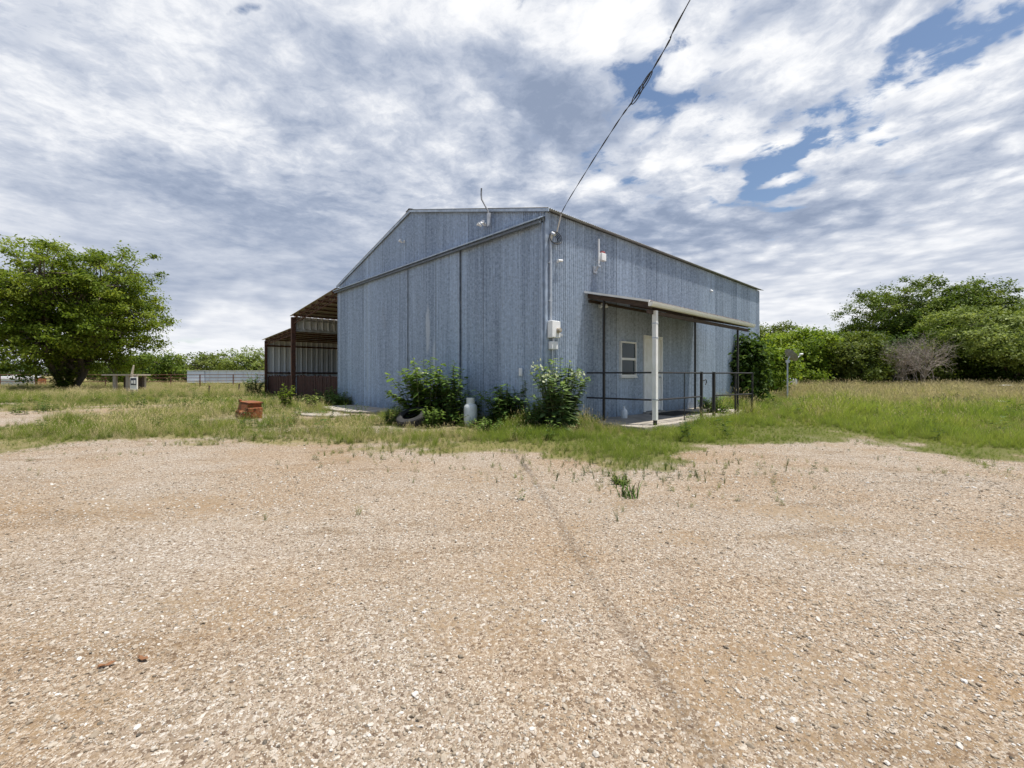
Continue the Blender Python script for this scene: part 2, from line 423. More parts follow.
def leafy_material(name, ca_, cb_, cc, attr='GEOMETRY', trans=.35, rough=.55, root=None, lift=0):
    """foliage: colour varies with the per-leaf / per-tuft 'tint', light passes through"""
    m, t, b = newmat(name)
    nd = t.add('ShaderNodeAttribute', attribute_name='tint'); nd.attribute_type = attr
    c = t.ramp(nd.outputs['Fac'], [(0, ca_), (.5, cb_), (1, cc)])
    if root:
        bl = t.add('ShaderNodeAttribute', attribute_name='along').outputs['Fac']
        c = t.mix(t.mapr(bl, .0, .45), root, c)
    t.put(b.inputs['Base Color'], c); b.inputs['Roughness'].default_value = rough; b.inputs['Specular IOR Level'].default_value = .15
    if lift:                                           # blades are rounded: shade them by a normal leaning to the light above
        gn = t.add('ShaderNodeNewGeometry').outputs['Normal']
        nn = t.vmath('NORMALIZE', t.vmath('ADD', t.vmath('SCALE', gn, 1-lift), (0, 0, lift))); t.put(b.inputs['Normal'], nn)
    tr = t.add('ShaderNodeBsdfTranslucent')
    if lift: t.put(tr.inputs['Normal'], t.vmath('SCALE', nn, -1.0))
    t.put(tr.inputs[0], t.mix(.5, c, t.vmath('MULTIPLY', c, (1.5, 1.45, .5))))
    mx = t.add('ShaderNodeMixShader'); mx.inputs[0].default_value = trans
    t.l.new(b.outputs[0], mx.inputs[1]); t.l.new(tr.outputs[0], mx.inputs[2])
    t.l.new(mx.outputs[0], t.n['Material Output'].inputs['Surface'])
    return m

def tuft(name, nbl, h0, h1, spread, width, lean, mat, head=0.0, headmat=None, seed=0):
    rg = np.random.default_rng(seed); V = []; Fc = []; al = []; mi = []
    for k in range(nbl):
        a = rg.random()*6.283; r = spread*math.sqrt(rg.random()); bx, by = r*math.cos(a), r*math.sin(a)
        h = h0+(h1-h0)*rg.random(); d = rg.random()*6.283; ln = lean*(.25+rg.random())*h
        wd = rg.random()*6.283; wx, wy = math.cos(wd)*width*.5, math.sin(wd)*width*.5
        n = len(V)
        for i, s in enumerate((0, .4, .75, 1.0)):
            k2 = s**1.8
            px, py, pz = bx+math.cos(d)*ln*k2, by+math.sin(d)*ln*k2, h*(s-.18*lean*k2)
            ww = (1, .85, .55, .08)[i]
            V += [(px-wx*ww, py-wy*ww, pz), (px+wx*ww, py+wy*ww, pz)]; al += [s, s]
        for i in range(3): Fc.append((n+2*i, n+2*i+1, n+2*i+3, n+2*i+2)); mi.append(0)
        if rg.random() < head:
            c = Vector((bx+math.cos(d)*ln, by+math.sin(d)*ln, h*(1-.18*lean))); n = len(V)
            dv = Vector((math.cos(d)*.4, math.sin(d)*.4, 1)).normalized(); L = h*.12; q = width*1.1
            sx = Vector((math.cos(wd), math.sin(wd), 0))*q; sy = Vector((-math.sin(wd), math.cos(wd), 0))*q
            V += [tuple(c-dv*L*.6)]+[tuple(c+s_) for s_ in (sx, sy, -sx, -sy)]+[tuple(c+dv*L*.7)]; al += [1]*6
            for i in range(4):
                j = (i+1) % 4; Fc += [(n, n+1+j, n+1+i), (n+5, n+1+i, n+1+j)]; mi += [1, 1]
    o = mesh_obj(name, V, Fc, mat, attrs={'along': al}, link=False)
    if headmat: o.data.materials.append(headmat); o.data.polygons.foreach_set('material_index', np.array(mi, np.int32))
    return o

GREEN = leafy_material('grass_blades', (.075, .125, .016), (.14, .20, .026), (.24, .27, .055), 'INSTANCER', .45, .6, root=(.115, .15, .026), lift=.9)
DRY = leafy_material('dry_grass_blades', (.24, .23, .08), (.37, .32, .15), (.49, .42, .25), 'INSTANCER', .3, .7, root=(.24, .22, .09), lift=.75)
SEED = leafy_material('grass_seed_heads', (.28, .24, .11), (.36, .30, .16), (.44, .37, .23), 'INSTANCER', .25, .8, lift=.4)
WEED = leafy_material('weed_leaves', (.04, .08, .016), (.075, .13, .026), (.12, .18, .045), 'INSTANCER', .35, .5)

def broad_tuft(name, nl, h, mat, seed):
    rg = np.random.default_rng(seed); V = []; Fc = []
    for k in range(nl):
        a = rg.random()*6.283; s = .25+.75*rg.random(); z = h*s*rg.random(); r = h*.22*rg.random()
        c = Vector((r*math.cos(a), r*math.sin(a), z)); L = h*(.12+.14*rg.random()); d = Vector((math.cos(a), math.sin(a), .5*rg.random()+.1)).normalized()
        sd = d.cross(Vector((0, 0, 1))).normalized()*L*.3; n = len(V)
        V += [tuple(c), tuple(c+d*L*.5+sd), tuple(c+d*L-Vector((0, 0, L*.25))), tuple(c+d*L*.5-sd)]
        Fc.append((n, n+1, n+2, n+3))
    for k in range(5):
        a = rg.random()*6.283; r = h*.08; n = len(V); q = .004
        V += [(-q, 0, 0), (q, 0, 0), (r*math.cos(a)+q, r*math.sin(a), h*.8), (r*math.cos(a)-q, r*math.sin(a), h*.8)]; Fc.append((n, n+1, n+2, n+3))
    return mesh_obj(name, V, Fc, mat, attrs={'along': np.ones(len(V))}, link=False)

def build_grass():
    rg = np.random.default_rng(11)
    bands = [(4.5, 9, 210), (9, 13, 130), (13, 20, 62), (20, 30, 30), (30, 48, 13), (48, 85, 4)]
    G, D = [], []
    S, W = [], []
    for (z0, z1, den) in bands:
        hw = 1.36*z1+2
        n = int(2*hw*(z1-z0)*den)
        x = (rg.random(n)*2-1)*hw; y = z0+(z1-z0)*rg.random(n)
        k = np.abs(x) < 1.36*y+2; x, y = x[k], y[k]
        g = grassiness(x, y); k = (rg.random(len(x)) < g**1.4) & ~in_building(x, y); x, y, g = x[k], y[k], g[k]
        ed = edge_dist(x, y); d = dryness(x, y)
        lx, ly = w2loc(x, y)
        isdry = rg.random(len(x)) < d*.82
        clump = fbm(x*.7, y*.7, 71); cl2 = fbm(x*.25, y*.25, 77)
        # height: cropped by the yard edge, rank beside the building and in the field
        right = sstep(2.0, 5.0, x)*sstep(.4, 2.2, ed)
        far = sstep(17, 24, y)
        hh = .05 + .08*sstep(.2, 2.0, ed)*(.3+1.2*clump) + right*(.0+.075*clump) + sstep(3, 6, x)*sstep(8.5, 12, y)*(.02+.10*clump) + .10*far*(.3+clump)
        patch = sstep(.52, .68, cl2)*sstep(.8, 2.5, ed); hh = hh + .10*patch
        near_b = sstep(1.3, .2, np.maximum(np.maximum(-lx, lx-12.8), np.maximum(-ly, ly-11.2)))
        hh = hh + .14*near_b
        hh = hh*(.55+.95*sstep(.3, .7, fbm(x*1.4, y*1.4, 171)))
        for arr, kk in ((G, ~isdry), (D, isdry)):
            arr.append(np.stack([x[kk], y[kk], hh[kk], clump[kk], cl2[kk], rg.random(kk.sum())], -1))
    # stray tufts reaching into the gravel
    n = 9000; x = (rg.random(n)*2-1)*11; y = 3.2+7*rg.random(n)
    e = edge_dist(x, y); pr = np.exp(e*1.1)*(.06+.9*sstep(.5, .72, fbm(x*.8, y*.8, 91)))*.5
    k = (e < .5) & (rg.random(n) < pr) & (np.abs(x) < 1.3*y+1) & ~in_building(x, y)
    x, y = x[k], y[k]
    nt = 420; xt = np.concatenate([1.35+.55*rg.normal(size=110), .8+.9*rg.normal(size=110), 2.6+.8*rg.normal(size=60)]); yt = np.concatenate([4.95+.55*rg.normal(size=110), 5.3+.5*rg.normal(size=110), 5.6+.5*rg.normal(size=60)])
    x = np.concatenate([x, xt]); y = np.concatenate([y, yt])
    S = np.stack([x, y, .05+.05*rg.random(len(x)), rg.random(len(x)), rg.random(len(x)), rg.random(len(x))], -1)
    G = np.concatenate(G); D = np.concatenate(D)
    gp = [tuft('green_tuft', 26, .45, 1.0, .16, .012, .55, GREEN, seed=s) for s in (1, 2, 3)] + [tuft('green_tuft', 22, .5, 1.15, .14, .010, .4, GREEN, .08, SEED, seed=4)]
    dp = [tuft('dry_tuft', 24, .5, 1.1, .16, .009, .5, DRY, .28, SEED, seed=s) for s in (5, 6, 7)]
    z = gh(G[:, 0], G[:, 1])
    scl = G[:, 2]*(.75+.6*G[:, 5])
    scatter('green_grass', gp, np.stack([G[:, 0], G[:, 1], z-.01], -1), scl*1.0+.02, rg.random(len(G))*6.283, np.clip(-.05+.5*G[:, 4]+.7*fbm(G[:, 0]*1.1, G[:, 1]*1.1, 181)+.4*(rg.random(len(G))-.5), 0, 1),
            .12, 'green grass growing rank between the gravel yard and the metal building')
    z = gh(D[:, 0], D[:, 1])
    scatter('dry_grass', dp, np.stack([D[:, 0], D[:, 1], z-.01], -1), D[:, 2]*(.85+.6*D[:, 5])+.03, rg.random(len(D))*6.283, np.clip(D[:, 4]+.6*(rg.random(len(D))-.5), 0, 1),
            .15, 'pale dry seeded grass over the open field')
    z = gh(S[:, 0], S[:, 1])
    mixp = [gp[0].copy(), gp[1].copy(), dp[0].copy(), broad_tuft('weed_tuft', 26, 1, WEED, 3), tuft('weed_tuft', 12, .7, 1.3, .07, .03, .25, WEED, seed=33)]
    scatter('sparse_grass', mixp, np.stack([S[:, 0], S[:, 1], z-.004], -1), S[:, 2]*(.8+.6*S[:, 5]), rg.random(len(S))*6.283, rg.random(len(S))*.6, .2, 'sparse short grass coming through the gravel')
    # broad-leaved weeds through the rank grass
    n = 5200; x = (rg.random(n)*2-1)*30; y = 7.5+20*rg.random(n)
    e = edge_dist(x, y); k = (e > .8) & (rg.random(n) < sstep(.45, .7, fbm(x*.5, y*.5, 95))*.8*np.clip(12/y, .2, 1)) & (np.abs(x) < 1.3*y+1) & ~in_building(x, y) & (track_mask(x, y) < .3)
    x, y = x[k], y[k]
    wp = [broad_tuft('weed_tuft', 46, 1, WEED, s) for s in (4, 5, 6)]
    scatter('field_weeds', wp, np.stack([x, y, gh(x, y)-.01], -1), .22+.25*rg.random(len(x)), rg.random(len(x))*6.283, rg.random(len(x)), .15, 'low broad-leaved weeds among the grass')
build_grass()

# ------------------------------------------------------------------ loose stones
def stone_material():
    m, t, b = newmat('limestone_gravel')
    nd = t.add('ShaderNodeAttribute', attribute_name='tint'); nd.attribute_type = 'INSTANCER'
    c = t.ramp(nd.outputs['Fac'], [(0, (.09, .08, .068)), (.14, (.215, .18, .138)), (.4, (.32, .268, .208)), (.7, (.415, .37, .312)), (.9, (.52, .495, .46)), (1, (.62, .61, .59))])
    P = t.add('ShaderNodeTexCoord').outputs['Object']
    c = t.mix(t.mapr(t.noise(P, 2.2, 4, .6), .4, .7), c, t.vmath('MULTIPLY', c, (.8, .74, .66)))
    t.put(b.inputs['Base Color'], c); b.inputs['Roughness'].default_value = .9; b.inputs['Specular IOR Level'].default_value = .2
    return m
def build_gravel():
    import bmesh
    rg = np.random.default_rng(23); sm = stone_material(); protos = []
    for k in range(7):
        bm = bmesh.new(); bmesh.ops.create_icosphere(bm, subdivisions=1, radius=.5)
        sx, sy, sz = .8+.5*rg.random(), .6+.4*rg.random(), .4+.3*rg.random()
        cuts = rg.normal(size=(5, 3)); cuts /= np.linalg.norm(cuts, axis=1)[:, None]
        for v in bm.verts:
            p = np.array(v.co)
            for c in cuts:
                e = p@c-.40
                if e > 0: p = p-c*e
            p = p*(.9+.2*rg.random())
            v.co = (p[0]*sx, p[1]*sy, p[2]*sz+.08)
        me = bpy.data.meshes.new('stone'); bm.to_mesh(me); bm.free(); me.materials.append(sm)
        protos.append(bpy.data.objects.new('stone', me))
    X, Y = [], []
    for z0, z1, den in ((.9, 2.2, 7500), (2.2, 3.6, 3600), (3.6, 5.2, 1300), (5.2, 8.2, 380)):
        hw = 1.32*z1+.4; n = int(2*hw*(z1-z0)*den)
        x = (rg.random(n)*2-1)*hw; y = z0+(z1-z0)*rg.random(n); k = np.abs(x) < 1.32*y+.4
        X.append(x[k]); Y.append(y[k])
    x = np.concatenate(X); y = np.concatenate(Y)
    cov = fbm(x*1.1, y*1.1, 61)*.6+fbm(x*4, y*4, 63)*.4
    k = (rg.random(len(x)) < (.25+.9*sstep(.38, .58, cov))*(1-.75*earthiness(x, y))) & (grassiness(x, y) < .6); x, y = x[k], y[k]
    s = np.clip(.0037*np.exp(rg.normal(size=len(x))*.55), .0024, .017)
    s = np.where(y > 3.6, s*1.25+.002, s)
    tint = np.clip(rg.beta(2.0, 1.6, len(x)) + .05*rg.normal(size=len(x)), 0, 1)
    scatter('gravel', protos, np.stack([x, y, gh(x, y)], -1), s*1.6, rg.random(len(x))*6.283, tint, .5, 'loose pale limestone gravel over the yard')
build_gravel()

# ------------------------------------------------------------------ sheet metal
def galv(name, base=(.50, .58, .685), darkc=(.19, .23, .295), stain=None, sheet=.66, metal=.2, rough=.5, warm=0.0):
    m, t, b = newmat(name)
    uv = t.add('ShaderNodeTexCoord').outputs['UV']
    sp = t.add('ShaderNodeSeparateXYZ'); t.put(sp.inputs[0], uv)
    u, v = sp.outputs[0], sp.outputs[1]
    fl = t.math('FLOOR', t.math('DIVIDE', u, sheet))
    wn = t.add('ShaderNodeTexWhiteNoise', noise_dimensions='1D'); t.put(wn.inputs['W'], fl)
    streak = t.noise(t.mapping(uv, scale=(5.5, .22, 1)), 1.0, 5, .6)
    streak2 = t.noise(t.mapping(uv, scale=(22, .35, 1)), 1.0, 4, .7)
    sp1 = t.noise(t.mapping(uv, scale=(1, .7, 1)), 20, 5, .78)
    sp2 = t.noise(uv, 70, 2, .6)
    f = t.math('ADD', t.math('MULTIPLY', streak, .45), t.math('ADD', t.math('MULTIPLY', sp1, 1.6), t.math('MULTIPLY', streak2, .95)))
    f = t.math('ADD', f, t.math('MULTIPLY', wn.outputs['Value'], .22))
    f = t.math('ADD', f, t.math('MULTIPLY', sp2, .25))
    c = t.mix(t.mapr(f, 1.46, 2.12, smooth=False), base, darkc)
    # lap seams
    fr = t.math('FRACT', t.math('DIVIDE', u, sheet))
    seam = t.math('MULTIPLY', t.mapr(t.math('MINIMUM', fr, t.math('SUBTRACT', 1, fr)), .022, .004), t.math('MULTIPLY', wn.outputs['Value'], .6))
    c = t.mix(seam, c, (.10, .11, .13))
    # dirt splashed up from the ground, weathering
    dirt = t.math('MULTIPLY', t.mapr(v, .55, .0), t.mapr(t.noise(t.mapping(uv, scale=(6, 2, 1)), 1, 5, .7), .35, .7))
    c = t.mix(t.math('MULTIPLY', dirt, .55), c, (.20, .16, .12))
    brown = t.mapr(t.noise(t.mapping(uv, scale=(1.3, .35, 1)), 1.4, 5, .65), .58, .78)
    c = t.mix(t.math('MULTIPLY', brown, .22+warm), c, (.24, .215, .18))
    if stain:
        for (su, sv, ru, rv) in stain:
            q = t.vmath('MULTIPLY', t.vmath('SUBTRACT', uv, (su, sv, 0)), (1/ru, 1/rv, 0))
            g = t.mapr(t.math('SUBTRACT', t.vmath('LENGTH', q), t.math('MULTIPLY', t.noise(t.mapping(uv, scale=(9, 2, 1)), 1, 4), 1.5)), .75, .0)
            c = t.mix(t.math('MULTIPLY', g, .6), c, (.66, .70, .74))
    t.put(b.inputs['Base Color'], c); b.inputs['Metallic'].default_value = metal
    t.put(b.inputs['Roughness'], t.mapr(sp1, .3, .7, rough-.08, rough+.12))
    bump(t, b, t.noise(t.mapping(uv, scale=(2.2, .8, 1)), 1, 3), .25, .012)
    return m
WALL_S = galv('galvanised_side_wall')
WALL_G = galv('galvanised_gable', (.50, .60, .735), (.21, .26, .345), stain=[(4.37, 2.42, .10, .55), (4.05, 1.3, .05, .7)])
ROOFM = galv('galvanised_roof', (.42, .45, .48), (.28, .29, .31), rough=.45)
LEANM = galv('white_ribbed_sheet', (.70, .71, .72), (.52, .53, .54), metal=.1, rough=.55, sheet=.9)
FLASH = plain('galvanised_flashing', (.44, .52, .63), (.30, .36, .45), 6, .5, .35)
PALEM = plain('weathered_pale_metal', (.55, .57, .59), (.38, .37, .35), 5, .5, .3)
RUST = plain('rusty_steel', (.13, .055, .034), (.065, .032, .024), 9, .85, .1, .2)
RUSTO = plain('orange_rusted_steel', (.27, .088, .026), (.11, .042, .018), 9, .8, .05, .3)
BLACK = plain('black_painted_pipe', (.022, .022, .025), (.035, .03, .028), 12, .5, .1)
WHITE = plain("white_paint", (.86, .85, .83), (.78, .77, .73), 5, .5)
WHITEP = plain('white_plastic', (.84, .85, .86), (.74, .75, .76), 6, .4)
CONC = plain('old_concrete', (.40, .36, .31), (.26, .235, .20), 3.2, .92, 0, .4)
GALVP = plain('galvanised_pipe', (.58, .61, .66), (.44, .47, .51), 10, .45, .5)
RUBBER = plain('tyre_rubber', (.018, .018, .019), (.04, .038, .036), 7, .9, 0, .2)
DARKW = plain('dark_timber', (.09, .06, .045), (.05, .035, .03), 5, .85, 0, .2, (1, 1, 6))
GREYW = plain('weathered_timber', (.42, .36, .30), (.28, .235, .19), 6, .9, 0, .2, (6, 6, 1))
CABLE = plain('black_cable', (.02, .02, .022), (.035, .035, .035), 30, .6)

def corrugated(name, axis, a0, a1, const, zlo, zhi, mat, parent, pitch=.068, amp=.02, per=6, out=-1, rib=False, rows=2, split=None):
    """upright corrugated sheet along local axis 'x' or 'y' at the given plane; zhi may be a function of the axis"""
    n = max(2, int(round((a1-a0)/pitch*per))); a = np.linspace(a0, a1, n+1)
    if split is not None: a = np.sort(np.append(a, split))
    ph = (a-a0)/pitch
    if rib:
        fr = ph % 1; w = np.clip(1-np.abs(fr-.5)/.16, 0, 1); off = amp*np.clip(w*1.8, 0, 1)
    else: off = amp*np.cos(2*np.pi*ph)
    lo = np.full_like(a, zlo); hi = np.array([zhi(q) for q in a]) if callable(zhi) else np.full_like(a, zhi)
    V, U = [], []
    for r in range(rows):
        z = lo+(hi-lo)*r/(rows-1); p = const+out*off
        V.append(np.stack([a, p, z], -1) if axis == 'x' else np.stack([p, a, z], -1)); U.append(np.stack([a, z], -1))
    V = np.concatenate(V); U = np.concatenate(U); m = len(a)
    k = np.arange(m-1); Fc = np.concatenate([np.stack([r*m+k, r*m+k+1, (r+1)*m+k+1, (r+1)*m+k], -1) for r in range(rows-1)])
    if (axis == 'y') == (out < 0): Fc = Fc[:, ::-1]
    return mesh_obj(name, V, Fc, mat, parent, smooth=True, uv=U)
def roof_sheet(name, x0, x1, ya, za, yb, zb, mat, parent, pitch=.068, amp=.009, per=6, rib=False):
    """corrugated slope: ribs run from (ya,za) to (yb,zb)"""
    n = int(round((x1-x0)/pitch*per)); x = np.linspace(x0, x1, n+1); ph = (x-x0)/pitch
    if rib:
        fr = ph % 1; off = amp*np.clip(np.clip(1-np.abs(fr-.5)/.16, 0, 1)*1.8, 0, 1)
    else: off = amp*np.cos(2*np.pi*ph)
    L = math.hypot(yb-ya, zb-za)
    V = np.concatenate([np.stack([x, np.full_like(x, ya), za+off], -1), np.stack([x, np.full_like(x, yb), zb+off], -1)])
    U = np.concatenate([np.stack([x, np.zeros_like(x)+1], -1), np.stack([x, np.full_like(x, L)+1], -1)])
    m = len(x); k = np.arange(m-1); Fc = np.stack([k, k+1, m+k+1, m+k], -1)
    if yb < ya: Fc = Fc[:, ::-1]
    o = mesh_obj(name, V, Fc, mat, parent, smooth=True, uv=U)
    sd = o.modifiers.new('thick', 'SOLIDIFY'); sd.thickness = .004; sd.offset = 1
    return o

# ------------------------------------------------------------------ the metal building
W, D, EV, RG = 12.9, 10.85, 4.62, 6.06
def gable_z(y): return EV-.03 + (RG-EV)*(1-abs(y-D/2)/(D/2))
def build_barn():
    b = thing('metal_building', 'big blue-grey corrugated metal building with sliding doors on its gable end', 'building', BO, BA)
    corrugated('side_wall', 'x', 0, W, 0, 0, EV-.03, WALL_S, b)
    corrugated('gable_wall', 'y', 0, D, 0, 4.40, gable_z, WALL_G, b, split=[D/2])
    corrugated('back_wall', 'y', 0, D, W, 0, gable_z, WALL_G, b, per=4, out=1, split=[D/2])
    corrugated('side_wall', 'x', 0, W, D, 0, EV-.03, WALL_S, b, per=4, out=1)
    ov = .15; dz = (RG-EV)/(D/2)
    roof_sheet('roof', -.08, W+.14, -ov, EV-dz*ov+.02, D/2, RG+.02, ROOFM, b)
    roof_sheet('roof', -.08, W+.14, D+ov, EV-dz*ov+.02, D/2, RG+.02, ROOFM, b)
    m = MB(); s = math.atan(dz)
    m.poly([(-.10, D/2-.2, RG+.045-dz*.2), (W+.15, D/2-.2, RG+.045-dz*.2), (W+.15, D/2, RG+.055), (-.10, D/2, RG+.055), (W+.15, D/2+.2, RG+.045-dz*.2), (-.10, D/2+.2, RG+.045-dz*.2)],
           [(0, 1, 2, 3), (3, 2, 4, 5)])
    rc = m.build('ridge_cap', ROOFM, b)
    # rake trim
    for sg in (0, 1):
        m = MB(); ya, yb = (-ov, D/2) if sg == 0 else (D+ov, D/2)
        za, zb = EV-dz*ov, RG
        p = [(-.075, ya, za-.05), (-.075, yb, zb-.05), (-.075, yb, zb+.012), (-.075, ya, za+.012)]
        q = [(x+.03, y, z) for x, y, z in p]
        m.poly(p+q, [(0, 1, 2, 3), (7, 6, 5, 4), (0, 4, 5, 1), (3, 2, 6, 7), (0, 3, 7, 4), (1, 5, 6, 2)])
        m.build('rake_trim', FLASH, b)
    # corner trims
    m = MB(); m.box(-.022, .09, -.024, -.016, 0, EV-.06); m.box(-.026, -.016, -.016, .07, 0, 4.38); m.build('corner_trim', FLASH, b)
    m = MB(); m.box(W-.08, W+.02, -.024, -.016, 0, EV-.06); m.build('corner_trim', FLASH, b)
    m = MB(); m.box(-.03, -.016, D-.08, D+.02, 0, 4.38); m.build('corner_trim', FLASH, b)
    # door track: sloped hood with the rail below
    m = MB()
    y0, y1 = -.03, D+.06
    m.poly([(-.02, y0, 4.50), (-.02, y1, 4.50), (-.24, y1, 4.40), (-.24, y0, 4.40), (-.24, y1, 4.37), (-.24, y0, 4.37), (-.22, y1, 4.37), (-.22, y0, 4.37), (-.22, y1, 4.385), (-.22, y0, 4.385), (-.02, y1, 4.48), (-.02, y0, 4.48)],
           [(0, 3, 2, 1), (3, 5, 4, 2), (5, 7, 6, 4), (7, 9, 8, 6), (9, 11, 10, 8), (0, 11, 9, 7, 5, 3), (1, 2, 4, 6, 8, 10)])
    h = m.build('door_track', FLASH, b)
    m = MB(); m.box(-.20, -.15, y0+.02, y1-.02, 4.30, 4.35); m.build('rail', plain('dull_track_steel', (.17, .20, .25), (.11, .13, .16), 8, .6, .2), h)
    # four sliding doors
    for (ya, yb, xo) in ((.03, 2.84, -.06), (2.88, 5.40, -.10), (5.475, 8.16, -.10), (8.12, 10.85, -.06)):
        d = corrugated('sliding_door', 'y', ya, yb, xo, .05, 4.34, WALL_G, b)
        m = MB()
        for yy in (ya, yb-.035): m.box(xo-.014, xo+.03, yy, yy+.035, .05, 4.34)
        m.box(xo+.0, xo+.03, ya+.035, yb-.035, .05, .10)
        m.build('door_frame', FLASH, d)
    # inside dark floor stop
    # side door
    dx0, dx1, dz0, dz1 = 3.95, 4.80, .16, 2.14
    fr = MB()
    fr.box(dx0-.08, dx0, -.06, .03, .12, dz1+.08); fr.box(dx1, dx1+.08, -.06, .03, .12, dz1+.08); fr.box(dx0, dx1, -.06, .03, dz1, dz1+.08)
    f = fr.build('door_frame', WHITE, b, bev=.004)
    dm = MB(); dm.box(dx0+.004, dx1-.004, -.035, .01, dz0, dz1-.004)
    for (a, c) in ((.08, .40), (.46, .78)):
        for (e, g) in ((.18, .68), (.82, 1.22), (1.36, 1.84)):
            dm.box(dx0+a, dx0+c, -.043, -.0345, dz0+e, dz0+g)
            dm.box(dx0+a+.04, dx0+c-.04, -.050, -.0425, dz0+e+.04, dz0+g-.04)
    d = dm.build('door', WHITE, b, bev=.003)
    MB().lathe([(.001, 0), (.012, 0), (.012, .025), (.03, .035), (.033, .055), (.02, .07), (.001, .072)], 14, Matrix.Translation((dx1-.09, -.035, 1.08)) @ Matrix.Rotation(R(90), 4, 'X')).build('handle', GALVP, d, True)
    MB().lathe([(.001, 0), (.025, 0), (.025, .018), (.001, .02)], 14, Matrix.Translation((dx1-.09, -.035, 1.26)) @ Matrix.Rotation(R(90), 4, 'X')).build('lock', GALVP, d, True)
    for hz in (.4, 1.1, 1.85): MB().box(dx0-.01, dx0+.012, -.052, -.03, hz, hz+.1).build('hinge', GALVP, d)
    MB().box(dx0-.08, dx1+.08, -.12, .0, .10, .14).build('threshold', CONC, b)
    # window
    x0, x1, z0, z1 = 2.74, 3.46, 1.10, 2.0
    m = MB()
    m.box(x0, x0+.034, -.075, .02, z0, z1); m.box(x1-.034, x1, -.075, .02, z0, z1)
    m.box(x0+.034, x1-.034, -.075, .02, z0, z0+.05); m.box(x0+.034, x1-.034, -.075, .02, z1-.045, z1)
    zm = (z0+z1)/2; m.box(x0+.034, x1-.034, -.07, .02, zm-.03, zm+.03)
    w = m.build('window', WHITE, b, bev=.004)
    gm, gt, gb = newmat('dark_window_glass')
    P = gt.add('ShaderNodeTexCoord').outputs['Object']
    gt.put(gb.inputs['Base Color'], gt.mix(gt.noise(P, 3, 3), (.012, .030, .034), (.022, .046, .052))); gb.inputs['Roughness'].default_value = .08; gb.inputs['Specular IOR Level'].default_value = .3
    MB().box(x0+.034, x1-.034, -.045, -.037, zm+.03, z1-.045).build('pane', gm, w)
    MB().box(x0+.034, x1-.034, -.032, -.024, z0+.05, zm-.03).build('pane', gm, w)
    MB().box(x0-.02, x1+.02, -.095, .0, z0-.03, z0-.002).build('sill', WHITE, w)
    # conduit and weatherhead are fixed to the corner
    m = MB(); m.tube([(.10, -.06, 2.28), (.10, -.06, 3.98)], .026, 10)
    for zz in (2.7, 3.5): m.box(.06, .14, -.07, -.02, zz, zz+.03)
    c = m.build('conduit', GALVP, b, True)
    m = MB(); m.tube([(.10, -.06, 3.97), (.10, -.07, 4.06), (.10, -.12, 4.11), (.10, -.18, 4.07)], [.03, .045, .045, .035], 10); m.build('weatherhead', GALVP, c, True)
    # roof vent pipe
    pb = Vector((-.05, 2.38, 0))
    return b
build_barn()

def fixture(name, label, cat, x, y, z, group=None):
    return thing(name, label, cat, loc2w(x, y, z), BA, group)
# electric meter box and its smaller neighbour
t_ = fixture('meter_box', 'white electric meter box on the corner of the metal building', 'meter box', .03, -.03, 1.92)
m = MB(); m.box(0, .24, -.14, .0, 0, .36); m.build('box', WHITEP, t_, bev=.012)
m = MB(); m.box(-.008, .248, -.15, -.138, .012, .352); m.build('cover', WHITEP, t_, bev=.006)
MB().lathe([(.001, 0), (.055, 0), (.055, .05), (.045, .07), (.001, .075)], 20, Matrix.Translation((.17, -.15, .16)) @ Matrix.Rotation(R(90), 4, 'X')).build('dial', plain('brown_dial', (.26, .20, .12), (.42, .40, .36), 14, .3), t_, True)
m = MB(); m.box(.26, .38, -.11, .0, .04, .10); m.tube([(.24, -.06, .07), (.27, -.06, .07)], .02, 8); m.build('connector', GALVP, t_, bev=.008)
t_ = fixture('switch_box', 'small grey-white switch box just below the meter box', 'switch box', .06, -.03, 1.68)
MB().box(0, .19, -.11, 0, 0, .17).build('box', WHITEP, t_, bev=.012)
m = MB(); m.tube([(.10, -.05, .17), (.10, -.05, .235)], .018, 8); m.tube([(.08, -.05, 0), (.08, -.05, -1.6)], .014, 8); m.build('pipe', GALVP, t_, True)

